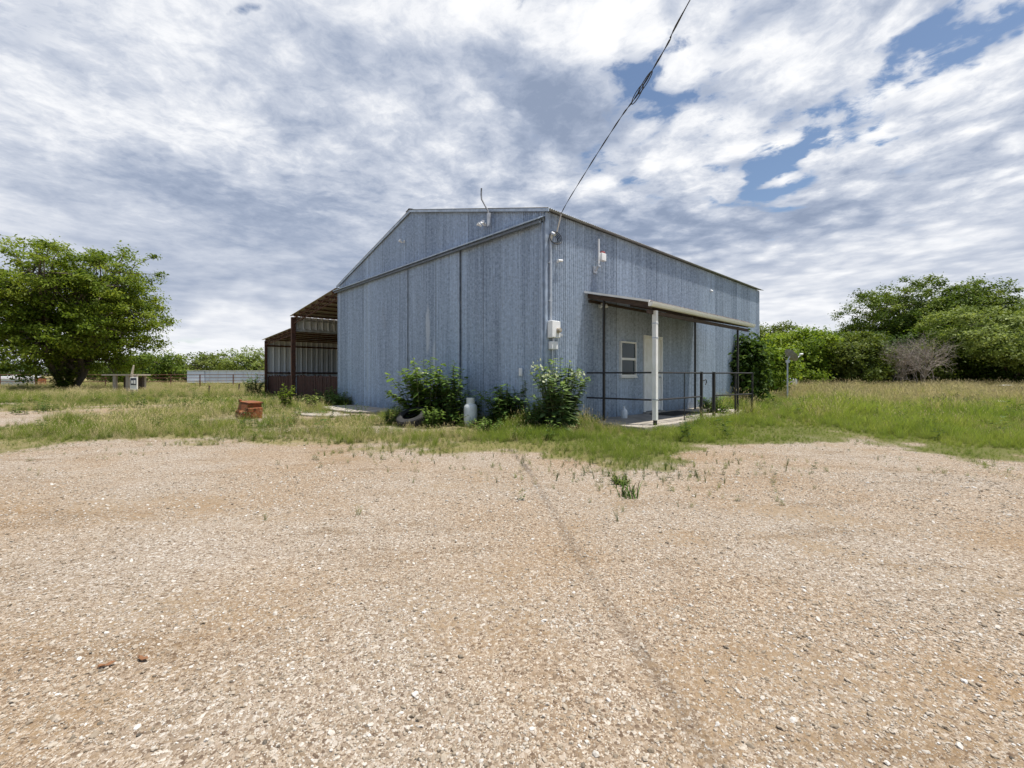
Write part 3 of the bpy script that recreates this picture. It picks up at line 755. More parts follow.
# service wires coil by the weatherhead and the drop line to the pole
def wire():
    A = loc2w(.10, -.20, 4.07)
    pts = [A, Vector((.97, 9.0, 4.33))]
    P1 = Vector((1.0, 8.95, 4.42)); E = Vector((4.4, -17.5, 7.0))
    # photo passes (562,212) (640,95) (691,0)
    ctl = [(1.035, 9.15), (.2896*5.1, 5.1), (.405*4.0, 4.0)]
    zs = [CAMZ+(HY-212)/F*9.15, CAMZ+(HY-95)/F*5.1, CAMZ+(HY-0)/F*4.0]
    wp = lambda x, y, Y: Vector(((x-CX)/F*Y, Y, CAMZ+(HY-y)/F*Y))
    main = [Vector((.93, 9.2, 4.10)), wp(562, 212, 9.15), wp(587, 170, 7.2), wp(619, 120, 5.8), wp(637, 95, 5.25), wp(667, 45, 4.5), wp(690, 0, 4.06),
            Vector((2.05, 1.0, 4.95)), Vector((2.7, -4, 5.5)), Vector((3.6, -11, 6.3)), E]
    # resample smooth
    out = []
    for i in range(len(main)-1):
        p0 = main[max(i-1, 0)]; p1 = main[i]; p2 = main[i+1]; p3 = main[min(i+2, len(main)-1)]
        for k in range(14):
            s = k/14; out.append(.5*((2*p1)+(p2-p0)*s+(2*p0-5*p1+4*p2-p3)*s*s+(3*p1-p0-3*p2+p3)*s**3))
    out.append(main[-1])
    root = thing('overhead_wire', 'twisted black service wire running from the building corner up overhead', 'wire', (0, 0, 0))
    m = MB(); m.tube(out, .005, 6); m.build('bare_cable', CABLE, root, True)
    for ph in (0, math.pi):
        tw = []
        for i, p in enumerate(out[6:]):
            a = i*.62+ph; tw.append(p+Vector((math.cos(a)*.006, 0, math.sin(a)*.006)))
        m = MB(); m.tube(tw, .0036, 6); m.build('twisted_cable', CABLE, root, True)
    # splice loop
    c = wp(639, 92, 5.2); d = (main[5]-main[3]).normalized(); sd = d.cross(Vector((0, 1, 0))).normalized()
    def loop(c, L, w, s): return [c+d*L*math.cos(a)+sd*w*s*math.sin(a) for a in np.linspace(0, math.pi*2, 20)]
    m = MB(); m.tube(loop(c-d*.05, .17, .045, 1), .006, 6); m.tube(loop(c+d*.16, .19, .035, -1), .006, 6); m.build('splice_loop', CABLE, root, True)
    m = MB(); m.tube([out[1], out[13]], .017, 8); m.build('insulator', plain('pale_insulator', (.5, .47, .42), (.36, .33, .3), 10, .5), root, True)
    coil = fixture('cable_coil', 'loop of black cable hanging under the eave at the corner', 'cable', .16, -.05, 4.02)
    m = MB()
    for k in range(4):
        rr = .10+.02*k; m.tube([(.05+rr*1.25*math.cos(a), -.02*k, .02+rr*.8*math.sin(a)) for a in np.linspace(0, 6.283, 22)], .008, 6)
    m.build('coil', CABLE, coil, True)
wire()

# lamps and small things on the walls
def flood(name, label, x, y, z, ax, group, heads=1):
    """ax: 'g' on the gable, 's' on the side wall"""
    t = fixture(name, label, 'flood light', x, y, z, group)
    if ax == 'g': t.rotation_euler.z += R(-90)
    MB().box(-.05, .05, -.03, 0, -.05, .05).build('base_plate', WHITEP, t, bev=.006)
    t.scale = (.72, .72, .72)
    for k in range(heads):
        o = (k-(heads-1)/2)*.17
        m = MB(); m.tube([(0, -.03, 0), (o*.6, -.09, -.02), (o, -.13, -.05)], .015, 8); m.build('arm', WHITEP, t, True)
        M_ = Matrix.Translation((o, -.13, -.05)) @ Matrix.Rotation(R(60), 4, 'X') @ Matrix.Rotation(R(20*(1 if o > 0 else -1 if o < 0 else 0)), 4, 'Y')
        m = MB(); m.lathe([(.001, -.03), (.035, -.03), (.045, .05), (.07, .12), (.07, .13), (.055, .125), (.001, .11)], 16, M_); m.build('lamp_head', WHITEP, t, True)
flood('flood_light', 'pale single flood light high on the gable left of the peak', -.03, 5.80, 5.22, 'g', None)
flood('flood_light', 'white twin flood light on the gable beneath the bent pipe', -.03, 1.93, 4.78, 'g', None, 2)
flood('flood_light', 'white flood light tucked under the porch roof', 1.85, -.04, 2.78, 's', None, 2)
t_ = fixture('security_camera', 'small white security camera high on the wall right of the conduit', 'camera', .34, -.03, 3.58)
t_.scale = (.75, .75, .75); MB().box(-.03, .03, -.03, 0, -.03, .05).build('bracket', WHITEP, t_, bev=.004)
m = MB(); m.tube([(0, -.03, .01), (.02, -.08, .0)], .012, 8); m.lathe([(.001, -.09), (.036, -.09), (.04, .09), (.03, .10), (.001, .10)], 14, Matrix.Translation((.02, -.10, .01)) @ Matrix.Rotation(R(82), 4, 'Y')); m.build('camera_body', WHITEP, t_, True)
t_ = fixture('antenna', 'white stick antenna with a square box high on the side wall', 'antenna', 1.68, -.03, 3.70)
m = MB(); m.tube([(0, -.12, .05), (0, -.12, .62)], .022, 8); m.build('rod', WHITEP, t_, True)
MB().box(.03, .21, -.19, -.09, .12, .30).build('radio_box', WHITEP, t_, bev=.012)
m = MB(); m.box(.08, .18, -.18, -.1, .304, .345); m.build('red_cap', plain('faded_red_plastic', (.45, .10, .09), (.3, .07, .07), 9, .5), t_, bev=.008)
m = MB(); m.tube([(0, -.12, .07), (.0, -.10, -.02), (.02, 0, -.12)], .018, 8); m.box(-.06, .08, -.015, 0, -.16, .0); m.box(-.05, .05, -.15, -.09, -.03, .01); m.build('mount_arm', GALVP, t_, True)
t_ = fixture('wall_lamp', 'tiny white lamp near the far end of the side wall below the eave', 'wall lamp', 8.15, -.03, 3.98)
t_.scale = (.6, .6, .6); MB().box(-.06, .06, -.05, 0, -.06, .06).build('base', WHITEP, t_, bev=.006)
MB().lathe([(.001, 0), (.05, 0), (.06, .05), (.04, .1), (.001, .11)], 14, Matrix.Translation((0, -.04, -.03)) @ Matrix.Rotation(R(110), 4, 'X')).build('shade', WHITEP, t_, True)
t_ = fixture('faucet', 'dark iron faucet sticking out of the wall between shrub and porch', 'faucet', .92, -.02, 1.18)
m = MB(); m.tube([(0, 0, 0), (0, -.14, 0), (.0, -.19, -.05)], .018, 8); m.box(-.05, .05, -.15, -.12, .03, .045); m.tube([(0, -.135, 0), (0, -.135, .04)], .01, 6); m.build('spout', BLACK, t_, True)
t_ = fixture('outlet_cover', 'small white outlet cover low on the right sliding door', 'outlet', -.10, .62, 1.12)
m = MB(); m.box(-.035, 0, -.045, .045, 0, .17); m.box(-.043, -.034, -.03, .03, .02, .15); m.build('cover_plate', WHITEP, t_, bev=.006)
t_ = fixture('roof_pipe', 'bent grey metal pipe standing above the gable roof edge', 'pipe', -.13, 1.86, 0)
zr = gable_z(1.86)
m = MB(); m.tube([(0, -.16, zr-.35), (0, -.14, zr-.06), (0, .0, zr+.15), (0, .09, zr+.28), (0, .11, zr+.40), (0, .10, zr+.55)], .019, 10); m.build('pipe', plain('dull_grey_pipe', (.20, .21, .23), (.13, .135, .15), 9, .6, .3), t_, True)
m = MB(); m.box(-.02, .04, -.21, -.13, zr-.42, zr-.12); m.build('bracket', GALVP, t_)

# ------------------------------------------------------------------ porch
def build_porch():
    sl = MB(); pts = []
    # slab
    o = None
    sl.box(1.05, 7.2, -1.72, -.02, -.12, .10)
    o = sl.build('porch_slab', CONC, None, bev=.015); o.location = BO; o.rotation_euler.z = BA; o['kind'] = 'structure'
    p = thing('porch_roof', 'shallow porch roof on thin posts fixed to the side of the metal building', 'porch roof', BO, BA)
    x0, x1, n0, n1, z0, z1 = 1.31, 6.98, -.02, -1.66, 3.03, 2.62
    roof_sheet('roof_sheet', x0, x1, n0, z0+.02, n1-.03, z1+.02, plain('brown_grey_roof_sheet', (.115, .08, .072), (.19, .16, .15), 4, .6, .2), p, pitch=.2, amp=.02, per=8, rib=True)
    sp = (z0-z1)/(n0-n1)
    def zr(n): return z0+(n-n0)*sp
    # rafters (dark) and beams
    for xx in (x0+.10, 3.2, 5.1, x1-.14):
        m = MB(); q = [(xx, n0-.02, zr(n0)-.11), (xx, n1+.02, zr(n1)-.11), (xx, n1+.02, zr(n1)-.006), (xx, n0-.02, zr(n0)-.006)]
        q2 = [(a+.045, b_, c) for a, b_, c in q]
        m.poly(q+q2, [(0, 1, 2, 3), (7, 6, 5, 4), (0, 4, 5, 1), (3, 2, 6, 7), (0, 3, 7, 4), (1, 5, 6, 2)]); m.build('rafter', DARKW, p)
    m = MB(); m.box(x0+.15, x1-.10, -.06, -.015, z0-.20, z0-.145); m.build('ledger', DARKW, p)
    m = MB(); m.box(x0+.02, x1-.02, n1+.03, n1+.075, zr(n1)-.22, zr(n1)-.145); m.build('beam', DARKW, p)
    # white trim on the near edge and the gutter along the front
    m = MB(); q = [(x0-.02, n0, zr(n0)+.0), (x0-.02, n1-.02, zr(n1)+.0), (x0-.02, n1-.02, zr(n1)+.045), (x0-.02, n0, zr(n0)+.045)]; q2 = [(a+.018, b_, c) for a, b_, c in q]
    m.poly(q+q2, [(0, 1, 2, 3), (7, 6, 5, 4), (0, 4, 5, 1), (3, 2, 6, 7), (0, 3, 7, 4), (1, 5, 6, 2)]); m.build('edge_trim', WHITE, p)
    pr = [(n1-.01, z1-.005), (n1-.01, z1-.085), (n1-.09, z1-.085), (n1-.11, z1-.045), (n1-.12, z1-.0), (n1-.11, z1), (n1-.10, z1-.04), (n1-.083, z1-.075), (n1-.02, z1-.075), (n1-.02, z1-.005)]
    m = MB(); k = len(pr); q = [(x0-.06, a, c) for a, c in pr]+[(x1+.1, a, c-.01) for a, c in pr]
    m.poly(q, [(i, (i+1) % k, k+(i+1) % k, k+i) for i in range(k)]); m.poly([(x0-.06, a, c) for a, c in pr[:5]], [(0, 1, 2, 3, 4)]); m.poly([(x1+.1, a, c-.01) for a, c in pr[:5]], [(4, 3, 2, 1, 0)])
    m.build('gutter', plain('cream_gutter', (.90, .88, .82), (.84, .82, .75), 3, .45), p)
    # posts
    for (x, n) in ((1.56, -.38), (6.4, -.30), (6.2, n1+.06)):
        m = MB(); m.box(x-.024, x+.024, n-.024, n+.024, .10, zr(n)-.01 if n > -1 else zr(n)-.145); m.build('post', BLACK, p, bev=.004)
    x, n = 1.57, n1+.02
    m = MB(); m.box(x-.045, x+.045, n-.05, n+.04, .20, zr(n)-.15); q = m.build('post', WHITE, p, bev=.006); q['label'] = 'white square downspout post'
    m = MB(); m.box(x-.03, x+.03, n-.035, n+.025, .10, .20); m.build('shoe', BLACK, q)
    m = MB()
    for zz in (.62, 1.9, 2.2): m.box(x-.05, x+.05, n-.055, n+.045, zz, zz+.025)
    m.build('strap', GALVP, q)
    # railing
    r = thing('pipe_railing', 'black pipe railing with two rails around the porch slab', 'railing', BO, BA)
    T, Md = 1.19, .62
    def rail(a, b_, rr=.018):
        m = MB(); m.tube([a, b_], rr, 8); m.build('rail', BLACK, r, True)
    yo = n1+.02
    for z in (T, Md):
        rail((1.36, -.05, z), (1.53, yo+.06, z)); rail((1.53, yo, z), (3.78, yo, z))
        rail((4.5, yo, z), (6.25, yo-.32, z)); 
    rail((3.78, yo, T), (4.5, yo, T), .014)
    rail((2.95, yo+.03, T), (2.95, yo+.03, .10), .012)
    for (x, n, h, w) in ((3.78, yo, T+.03, .028), (4.5, yo, T+.03, .032), (5.45, yo-.17, T, .018), (6.25, yo-.32, T+.01, .02)):
        m = MB(); m.box(x-w, x+w, n-w, n+w, 0 if n < -1.7 else .10, h); m.build('post', BLACK, r, bev=.003)
    m = MB(); m.tube([(3.82, yo-.03, 1.0), (3.90, yo-.06, 1.03), (3.93, yo-.06, .96), (3.88, yo-.05, .90)], .012, 8); m.build('latch', BLACK, r, True)
    # short far rail to the wall
    rail((6.4, -.3, T), (6.2, yo, T), .014)
    mt = thing('door_mat', 'dark rubber mat lying on the porch slab before the white door', 'mat', loc2w(4.5, -.62, .10), BA)
    m = MB(); m.box(-.75, .75, -.34, .34, .003, .018)
    for k in range(14): m.box(-.72+k*.105, -.67+k*.105, -.31, .31, .0175, .024)
    m.build('mat', plain('black_rubber_mat', (.03, .028, .026), (.055, .05, .045), 10, .9), mt, bev=.004)
    jg = thing('plastic_jug', 'white plastic jug standing on the slab end near the window', 'jug', loc2w(2.42, -.36, .10), BA+.6)
    m = MB(); m.lathe([(.001, 0), (.07, .0), (.078, .012), (.078, .15), (.066, .19), (.03, .225), (.022, .235), (.022, .255), (.001, .256)], 18); m.build('bottle', WHITEP, jg, True)
    m = MB(); m.tube([(.05, 0, .20), (.085, 0, .20), (.09, 0, .15), (.075, 0, .10)], .012, 8); m.build('handle', WHITEP, jg, True)
    m = MB(); m.lathe([(.001, .256), (.026, .256), (.026, .28), (.001, .281)], 14); m.build('cap', WHITEP, jg, True)
build_porch()

# ------------------------------------------------------------------ open-sided lean-to
def truss(m, ya, za, yb, zb, x, depth, n):
    m.tube([(x, ya, za), (x, yb, zb)], .028, 6); m.tube([(x, ya, za-depth), (x, yb, zb-depth)], .028, 6)
    for k in range(n):
        s0, s1 = k/n, (k+.5)/n; s2 = (k+1)/n
        p = lambda s, d: (x, ya+(yb-ya)*s, za+(zb-za)*s-d)
        m.tube([p(s0, 0), p(s1, depth)], .016, 5); m.tube([p(s1, depth), p(s2, 0)], .016, 5)
def build_leanto():
    l = thing('lean_to_shed', 'open rusty-framed lean-to with two stepped roofs against the metal building', 'lean-to shed', BO, BA)
    X1 = 12.6; y1, y2, y3 = D+.06, 16.5, 21.35
    ub = plain('rusty_roof_underside', (.50, .46, .42), (.34, .27, .22), 3, .7, .1)
    za, zb = 4.5, 3.98; zc, zd = 3.36, 3.12
    roof_sheet('upper_roof', -.12, X1, y1+.05, za+.03, y2+.12, zb+.01, ub, l, .3, .025, 8, True)
    roof_sheet('lower_roof', -.12, X1, y2+.02, zc+.03, y3+.25, zd+.01, ub, l, .3, .025, 8, True)
    # rafters/trusses across and purlins lengthwise
    for k, x in enumerate((.02, 4.2, 8.4, X1-.1)):
        m = MB(); truss(m, y1+.1, za-.10, y2, zb-.11, x, .26, 10); m.build('truss', RUST, l)
        m = MB(); truss(m, y2+.1, zc-.08, y3, zd-.10, x, .18, 9); m.build('truss', RUST, l)
        m = MB(); m.box(x-.09, x+.09, y2-.09, y2+.09, 0, zb-.05); m.build('post', RUST, l, bev=.006)
        m = MB(); m.box(x-.06, x+.06, y3-.14, y3-.02, 0, zd-.06); m.build('post', RUST, l, bev=.006)
    for k in range(7):
        s = (k+.5)/7; y = y1+.1+(y2-y1-.1)*s; z = za+(zb-za)*s
        m = MB(); m.box(-.08, X1-.05, y-.03, y+.03, z-.07, z-.004); m.build('purlin', RUST, l)
    for k in range(6):
        s = (k+.5)/6; y = y2+.1+(y3-y2-.1)*s; z = zc+(zd-zc)*s
        m = MB(); m.box(-.08, X1-.05, y-.03, y+.03, z-.07, z-.004); m.build('purlin', RUST, l)
    corrugated('clerestory_wall', 'x', .09, X1, y2+.10, zc+.04, zb+.0, LEANM, l, .3, .05, 12, -1, True)
    m = MB(); m.box(.09, X1, y2+.02, y2+.09, zc-.10, zc+.03); q = m.build('girt', PALEM, l); q['label'] = 'pale metal girt'
    m = MB(); m.box(.09, X1, y2+.02, y2+.08, zb-.20, zb-.14); m.build('girt', PALEM, l)
    corrugated('side_wall', 'x', .0, X1, y3+.0, .05, zd-.02, LEANM, l, .3, .05, 12, -1, True)
    corrugated('back_wall', 'y', y1, y3, X1+.05, .05, 3.1, LEANM, l, .3, .025, 8, 1, True)
    for z in (2.75, 1.22): 
        m = MB(); m.box(.06, X1-.05, y3-.12, y3-.05, z, z+.08); m.build('girt', RUST, l)
    # far row of posts half way, and pipe braces
    for x in (4.2, 8.4):
        m = MB(); m.box(x-.06, x+.06, 19.0, 19.12, 0, 3.05); m.build('post', RUST, l)
    # red panel fence along the front
    f = thing('panel_fence', 'low dark red picket fence panels across the lean-to front', 'fence', BO, BA)
    fm = plain('dark_red_pickets', (.075, .022, .016), (.028, .013, .010), 5, .85, 0, .2, (4, 4, 1))
    rf = random.Random(5)
    for ya, yb in ((D+.15, 16.38), (16.62, y3-.05)):
        m = MB(); y = ya
        while y < yb-.12:
            w_ = .10+.07*rf.random(); h_ = 1.03+.12*rf.random(); o_ = .10+.015*rf.random()
            m.box(o_, o_+.022, y, y+w_, .03+.05*rf.random(), h_); y += w_+.012+.035*rf.random()
        m.build('picket_panel', fm, f)
    for z in (.25, 1.06):
        m = MB(); m.tube([(.17, D+.15, z), (.17, y3-.1, z)], .025, 8); m.build('rail', RUST, f, True)
    # dirt floor object: hay
build_leanto()

# ------------------------------------------------------------------ concrete pad at the gable doors
def slab_poly(name, pts, z):
    n = len(pts); V = [(x, y, z) for x, y in pts]+[(x, y, -.15) for x, y in pts]
    Fc = [tuple(range(n))]+[(i, n+i, n+(i+1) % n, (i+1) % n) for i in range(n)]
    # orient up
    o = mesh_obj(name, V, Fc, CONC); o.location = BO; o.rotation_euler.z = BA; o['kind'] = 'structure'
    import bmesh
    bm = bmesh.new(); bm.from_mesh(o.data); bmesh.ops.recalc_face_normals(bm, faces=bm.faces); bm.to_mesh(o.data); bm.free()
    md = o.modifiers.new('bv', 'BEVEL'); md.width = .02; md.segments = 2
    return o
slab_poly('concrete_pad', [(-.0, 5.7), (-.0, 9.2), (-.7, 9.3), (-1.35, 9.0), (-1.55, 7.9), (-1.45, 6.6), (-1.0, 5.9)], .07)
slab_poly('concrete_apron', [(-1.75, 5.7), (-1.68, 7.0), (-2.0, 8.2), (-2.6, 8.0), (-2.75, 6.6), (-2.3, 5.6)], .045)

# ------------------------------------------------------------------ plants
BARK = plain('grey_brown_bark', (.13, .105, .08), (.07, .055, .042), 7, .95, 0, .6, (1, 1, .3))
STEMM = plain('green_stem', (.10, .14, .04), (.13, .11, .05), 8, .7)
def leafmat(name, a, b_, c, tr=.35): return leafy_material(name, a, b_, c, 'GEOMETRY', tr, .5)
L_OAK = leafmat('oak_leaves', (.045, .08, .012), (.095, .15, .018), (.18, .23, .036))
L_PECAN = leafmat('pecan_leaves', (.065, .105, .012), (.14, .20, .02), (.25, .30, .045), .46)
L_BRIGHT = leafmat('bright_leaves', (.08, .14, .014), (.16, .24, .024), (.26, .33, .05), .45)
L_PALE = leafmat('pale_green_leaves', (.09, .135, .026), (.175, .23, .05), (.32, .38, .13), .4)
L_DARK = leafmat('dark_leaves', (.032, .065, .012), (.062, .11, .018), (.11, .165, .032), .36)
L_OLIVE = leafmat('olive_leaves', (.06, .09, .018), (.11, .15, .028), (.18, .215, .05), .4)
L_FLOWER = leafmat('cream_blossom', (.30, .36, .18), (.45, .50, .30), (.62, .64, .48), .3)
DEADM = plain('dead_grey_twigs', (.33, .29, .26), (.22, .19, .17), 10, .95)

def leaf_quads(P, N, size, rg, asp=.55, droop=.25):
    """rhombic leaves at P facing N"""
    n = len(P); r = rg.normal(size=(n, 3)); T = np.cross(N, r); T /= np.linalg.norm(T, axis=1)[:, None]+1e-9
    B = np.cross(N, T); B /= np.linalg.norm(B, axis=1)[:, None]+1e-9
    s = (size*(.6+.8*rg.random(n)))[:, None]
    a = P-T*s*.5; c = P+T*s*.5 - np.array([0, 0, 1])*s*droop*.5; m = P+N*s*.06
    V = np.stack([a, m+B*s*asp*.5, c, m-B*s*asp*.5], 1).reshape(-1, 3)
    k = np.arange(n)*4; return V, np.stack([k, k+1, k+2, k+3], -1)

def tree(name, label, cat, loc, H, Rx, seed, mat, z0=1.5, nclus=160, nleaf=42, lsize=.22, rc=.55, trunk_r=.2, lobes=9, lf=.40, group=None, stems=1, flat=.75, Ry=None, bare=None, shape=0.0, bark=None):
    rg = np.random.default_rng(seed); Ry = Ry or Rx
    t = thing(name, label, cat, loc, 0, group)
    cz = (z0+H)/2; hz = (H-z0)/2
    # lobes spread inside the crown outline
    Lc = []; Lr = []
    for k in range(lobes):
        a = 2.399*k + rg.random()*.7; q = ((k+.5)/lobes); zz = (1-2*q)*.62 + (rg.random()-.5)*.25
        rad = math.sqrt(max(0, 1-zz*zz))*(.42+.32*rg.random())*(1+shape*(-zz))
        Lc.append((rad*math.cos(a)*Rx, rad*math.sin(a)*Ry, cz+zz*hz)); f = lf+.22*rg.random()
        Lr.append((f*Rx, f*Ry, f*hz*1.0))
    Lc = np.array(Lc); Lr = np.array(Lr)
    li = rg.integers(0, lobes, nclus); d = rg.normal(size=(nclus, 3)); d /= np.linalg.norm(d, axis=1)[:, None]
    rr = np.where(rg.random(nclus) < .75, .78+.28*rg.random(nclus), .25+.5*rg.random(nclus))[:, None]
    C = Lc[li]+d*Lr[li]*rr
    C[:, 2] = np.clip(C[:, 2], max(.25, z0*.8), H)
    # leaves
    ci = np.repeat(np.arange(nclus), nleaf); n = len(ci)
    off = rg.normal(size=(n, 3))*rc*(.6+.7*rg.random(nclus))[ci][:, None]*np.array([1, 1, flat*.75])*.62
    P = C[ci]+off; P[:, 2] = np.maximum(P[:, 2], .12)
    out = P-np.array([0, 0, cz-.2*hz]); out /= np.linalg.norm(out, axis=1)[:, None]+1e-9
    N = out*.45+np.array([0, 0, .55])+rg.normal(size=(n, 3))*.5; N /= np.linalg.norm(N, axis=1)[:, None]
    V, Fc = leaf_quads(P, N, np.full(n, lsize), rg)
    tint = np.clip(.5+.22*(rg.normal(size=nclus))[ci]+.18*rg.normal(size=n), 0, 1)
    mesh_obj('crown', V, Fc, mat, t, attrs={'tint': np.repeat(tint, 4)})
    # trunk and limbs
    m = MB(); bs = []
    for s in range(stems):
        a = 6.283*s/stems+rg.random(); sp = (.5+.5*rg.random())*trunk_r*2.2 if stems > 1 else 0
        base = Vector((math.cos(a)*sp*.4, math.sin(a)*sp*.4, -.1)); fork = Vector((math.cos(a)*sp*1.6+rg.normal()*.1, math.sin(a)*sp*1.6+rg.normal()*.1, max(.5, z0*.95)))
        mid = (base+fork)/2+Vector((rg.normal()*.05, rg.normal()*.05, 0))
        m.tube([base, base+Vector((0, 0, .3)), mid, fork], [trunk_r*1.5, trunk_r*1.08, trunk_r*.95, trunk_r*.85], 9)
        bs.append(fork)
    for k in range(lobes):
        f = bs[k % len(bs)]; c = Vector(Lc[k]); q = f+(c-f)*.45+Vector((rg.normal()*.25, rg.normal()*.25, .1*hz))
        r0 = trunk_r*(.55+.15*rg.random()); m.tube([f-Vector((0, 0, .15)), q, c], [r0, r0*.6, r0*.3], 7)
        mem = np.nonzero(li == k)[0][:16 if nclus > 400 else 7]
        for j in mem:
            e = Vector(C[j]); w = c+(e-c)*.5+Vector((rg.normal(), rg.normal(), rg.normal()))*.12
            m.tube([q if rg.random() < .4 else c, w, e], [r0*.32, r0*.2, r0*.07], 5, cap=False)
    m.build('trunk', bark or BARK, t, True)
    return t

def weed_plant(name, label, loc, H, Rr, seed, nst, mat, lsize=.16, nl=26, flower=0, group=None, cat='weed', up=.0):
    """stems that carry broad pointed leaves all the way up"""
    rg = np.random.default_rng(seed); t = thing(name, label, cat, loc, 0, group)
    m = MB(); V = []; Fc = []; T = []; FV = []; FF = []; FT = []
    for s in range(nst):
        a = rg.random()*6.283; r0 = Rr*.35*math.sqrt(rg.random()); r1 = Rr*(.2+.8*rg.random()); h = H*(.55+.45*rg.random())*(1-.25*(r1/Rr)**2)
        b0 = Vector((r0*math.cos(a), r0*math.sin(a), -.03)); tip = Vector((r1*math.cos(a), r1*math.sin(a), h))
        mid = b0.lerp(tip, .5)+Vector((-math.cos(a)*r1*.18, -math.sin(a)*r1*.18, h*.08))
        path = [b0.lerp(mid, q).lerp(mid.lerp(tip, q), q) for q in np.linspace(0, 1, 7)]
        m.tube(path, list(np.linspace(.012, .004, 7)), 5)
        tb = rg.normal()*.18
        for k in range(nl):
            q = .12+.88*(k+rg.random())/nl; p = b0.lerp(mid, q).lerp(mid.lerp(tip, q), q)
            az = k*2.4+rg.random()*1.2; L = lsize*(.55+.75*rg.random())*(1.15-.5*q)
            d = Vector((math.cos(az), math.sin(az), .15+.6*rg.random()-.2)).normalized(); sd = d.cross(Vector((0, 0, 1))).normalized(); nn = sd.cross(d)
            dr = Vector((0, 0, -L*(.2+.35*rg.random()))); pet = p+d*L*.25
            n = len(V); w = L*(.22+.08*rg.random())
            V += [tuple(p), tuple(pet+sd*w*.8+nn*.01+dr*.1), tuple(pet-sd*w*.8+nn*.01+dr*.1), tuple(pet+d*L*.45+sd*w+dr*.45), tuple(pet+d*L*.45-sd*w+dr*.45), tuple(pet+d*L*.45+dr*.38-nn*L*.03), tuple(pet+d*L+dr)]
            Fc += [(n, n+1, n+5, n+2), (n+1, n+3, n+5), (n+2, n+5, n+4), (n+3, n+6, n+5), (n+5, n+6, n+4)]
            T += [np.clip(.35+.45*q*rg.random()+tb+.12*rg.normal()+.1, 0, 1)]*7
        if rg.random() < flower:
            for k in range(26):
                p = tip+Vector((rg.normal()*.06, rg.normal()*.06, rg.normal()*.06)); n = len(FV); L = .02+.022*rg.random(); q1 = Vector(rg.normal(size=3)).normalized(); q2 = q1.orthogonal().normalized()
                FV += [tuple(p-q1*L), tuple(p+q2*L*.7), tuple(p+q1*L), tuple(p-q2*L*.7)]; FF.append((n, n+1, n+2, n+3)); FT += [rg.random()]*4
    mesh_obj('foliage', V, Fc, mat, t, attrs={'tint': T})
    m.build('stem', STEMM, t, True)
    if FV: mesh_obj('blossom', FV, FF, L_FLOWER, t, attrs={'tint': FT})
    return t

L_WEED = leafmat('broad_weed_leaves', (.065, .115, .022), (.12, .20, .038), (.23, .32, .09), .45)
L_WEEDD = leafmat('dark_weed_leaves', (.05, .10, .025), (.09, .165, .04), (.17, .26, .075), .42)
L_SHRUB = leafmat('pale_shrub_leaves', (.07, .125, .04), (.13, .21, .07), (.28, .36, .17), .42)
WG = 'weeds along the metal building'
weed_plant('tall_weed', 'tall leafy green weed clump before the middle sliding doors behind the tyre', at(427, 423.5), 1.62, 1.0, 1, 48, L_WEED, .25, 30, .1, WG)
weed_plant('tall_weed', 'upright leafy weed pressed close to the dark door seam left of the gas bottle', at(450, 425), 1.5, .48, 21, 20, L_WEEDD, .2, 28, 0, WG)
weed_plant('leafy_weed', 'mid-height broad-leaved weed right of the white gas bottle', at(503, 427), 1.05, .62, 2, 26, L_WEEDD, .2, 26, 0, WG)
weed_plant('leafy_weed', 'weed with tall thin tips between gas bottle and corner shrub', at(524, 426), 1.3, .42, 22, 16, L_WEEDD, .17, 26, 0, WG)
weed_plant('flowering_shrub', 'dense dark shrub with cream blossom at the building corner', at(559, 432), 1.6, .68, 3, 42, L_SHRUB, .21, 30, .12, WG, 'shrub')
weed_plant('low_weed', 'low dark weeds at the foot of the corner between the shrubs', at(534, 431), .7, .5, 4, 16, L_WEEDD, .14, 20, 0, WG)
weed_plant('leafy_weed', 'weed filling the gap behind the white gas bottle', at(474, 421), .8, .5, 16, 18, L_WEED, .16, 22, 0, WG)
weed_plant('leafy_weed', 'light green weed leaning against the right side of the tyre', at(431, 428), .55, .32, 17, 13, L_WEED, .12, 18, 0, WG)
weed_plant('low_weed', 'low grassy weed left of the tyre by the pad edge', at(389, 424), .36, .22, 18, 10, L_WEED, .09, 16, 0, WG)
weed_plant('low_weed', 'low weed right of the corner shrub below the faucet', at(590, 428), .34, .4, 19, 12, L_WEEDD, .1, 16, 0, WG)
weed_plant('low_weed', 'low weeds in the grass before the gas bottle', at(486, 433), .36, .45, 20, 14, L_WEED, .09, 18, 0, WG)
weed_plant('leafy_weed', 'dark leafy weed against the wall between gas bottle weeds and corner shrub', at(513, 422), .95, .6, 23, 24, L_WEED, .17, 24, 0, WG)
weed_plant('leafy_weed', 'low leafy weed touching the left side of the corner shrub', at(541, 430), .8, .42, 24, 18, L_WEED, .14, 22, 0, WG)
weed_plant('low_weed', 'low spreading dark weed at the left foot of the sliding doors', loc2w(-.45, 9.9), .62, .75, 5, 20, L_WEEDD, .17, 20, 0, WG)
weed_plant('low_weed', 'dark weed against the end of the red panel fence', loc2w(-.35, 11.0), .78, .62, 6, 18, L_WEEDD, .17, 20, 0, WG)
weed_plant('low_weed', 'small green weed growing at the edge of the concrete pad', at(398, 421), .42, .25, 7, 9, L_WEED, .11, 14, 0, WG)
weed_plant('bright_sapling', 'bright yellow-green sapling before the lean-to post', at(286, 410), .92, .36, 8, 16, leafmat('lime_leaves', (.10, .16, .015), (.17, .24, .025), (.26, .33, .05), .45), .13, 22, 0, None, 'sapling')
weed_plant('pale_weed', 'pale green leafy weed before the red panel fence', at(312, 411), .62, .36, 9, 11, L_PALE, .16, 15, 0, WG)
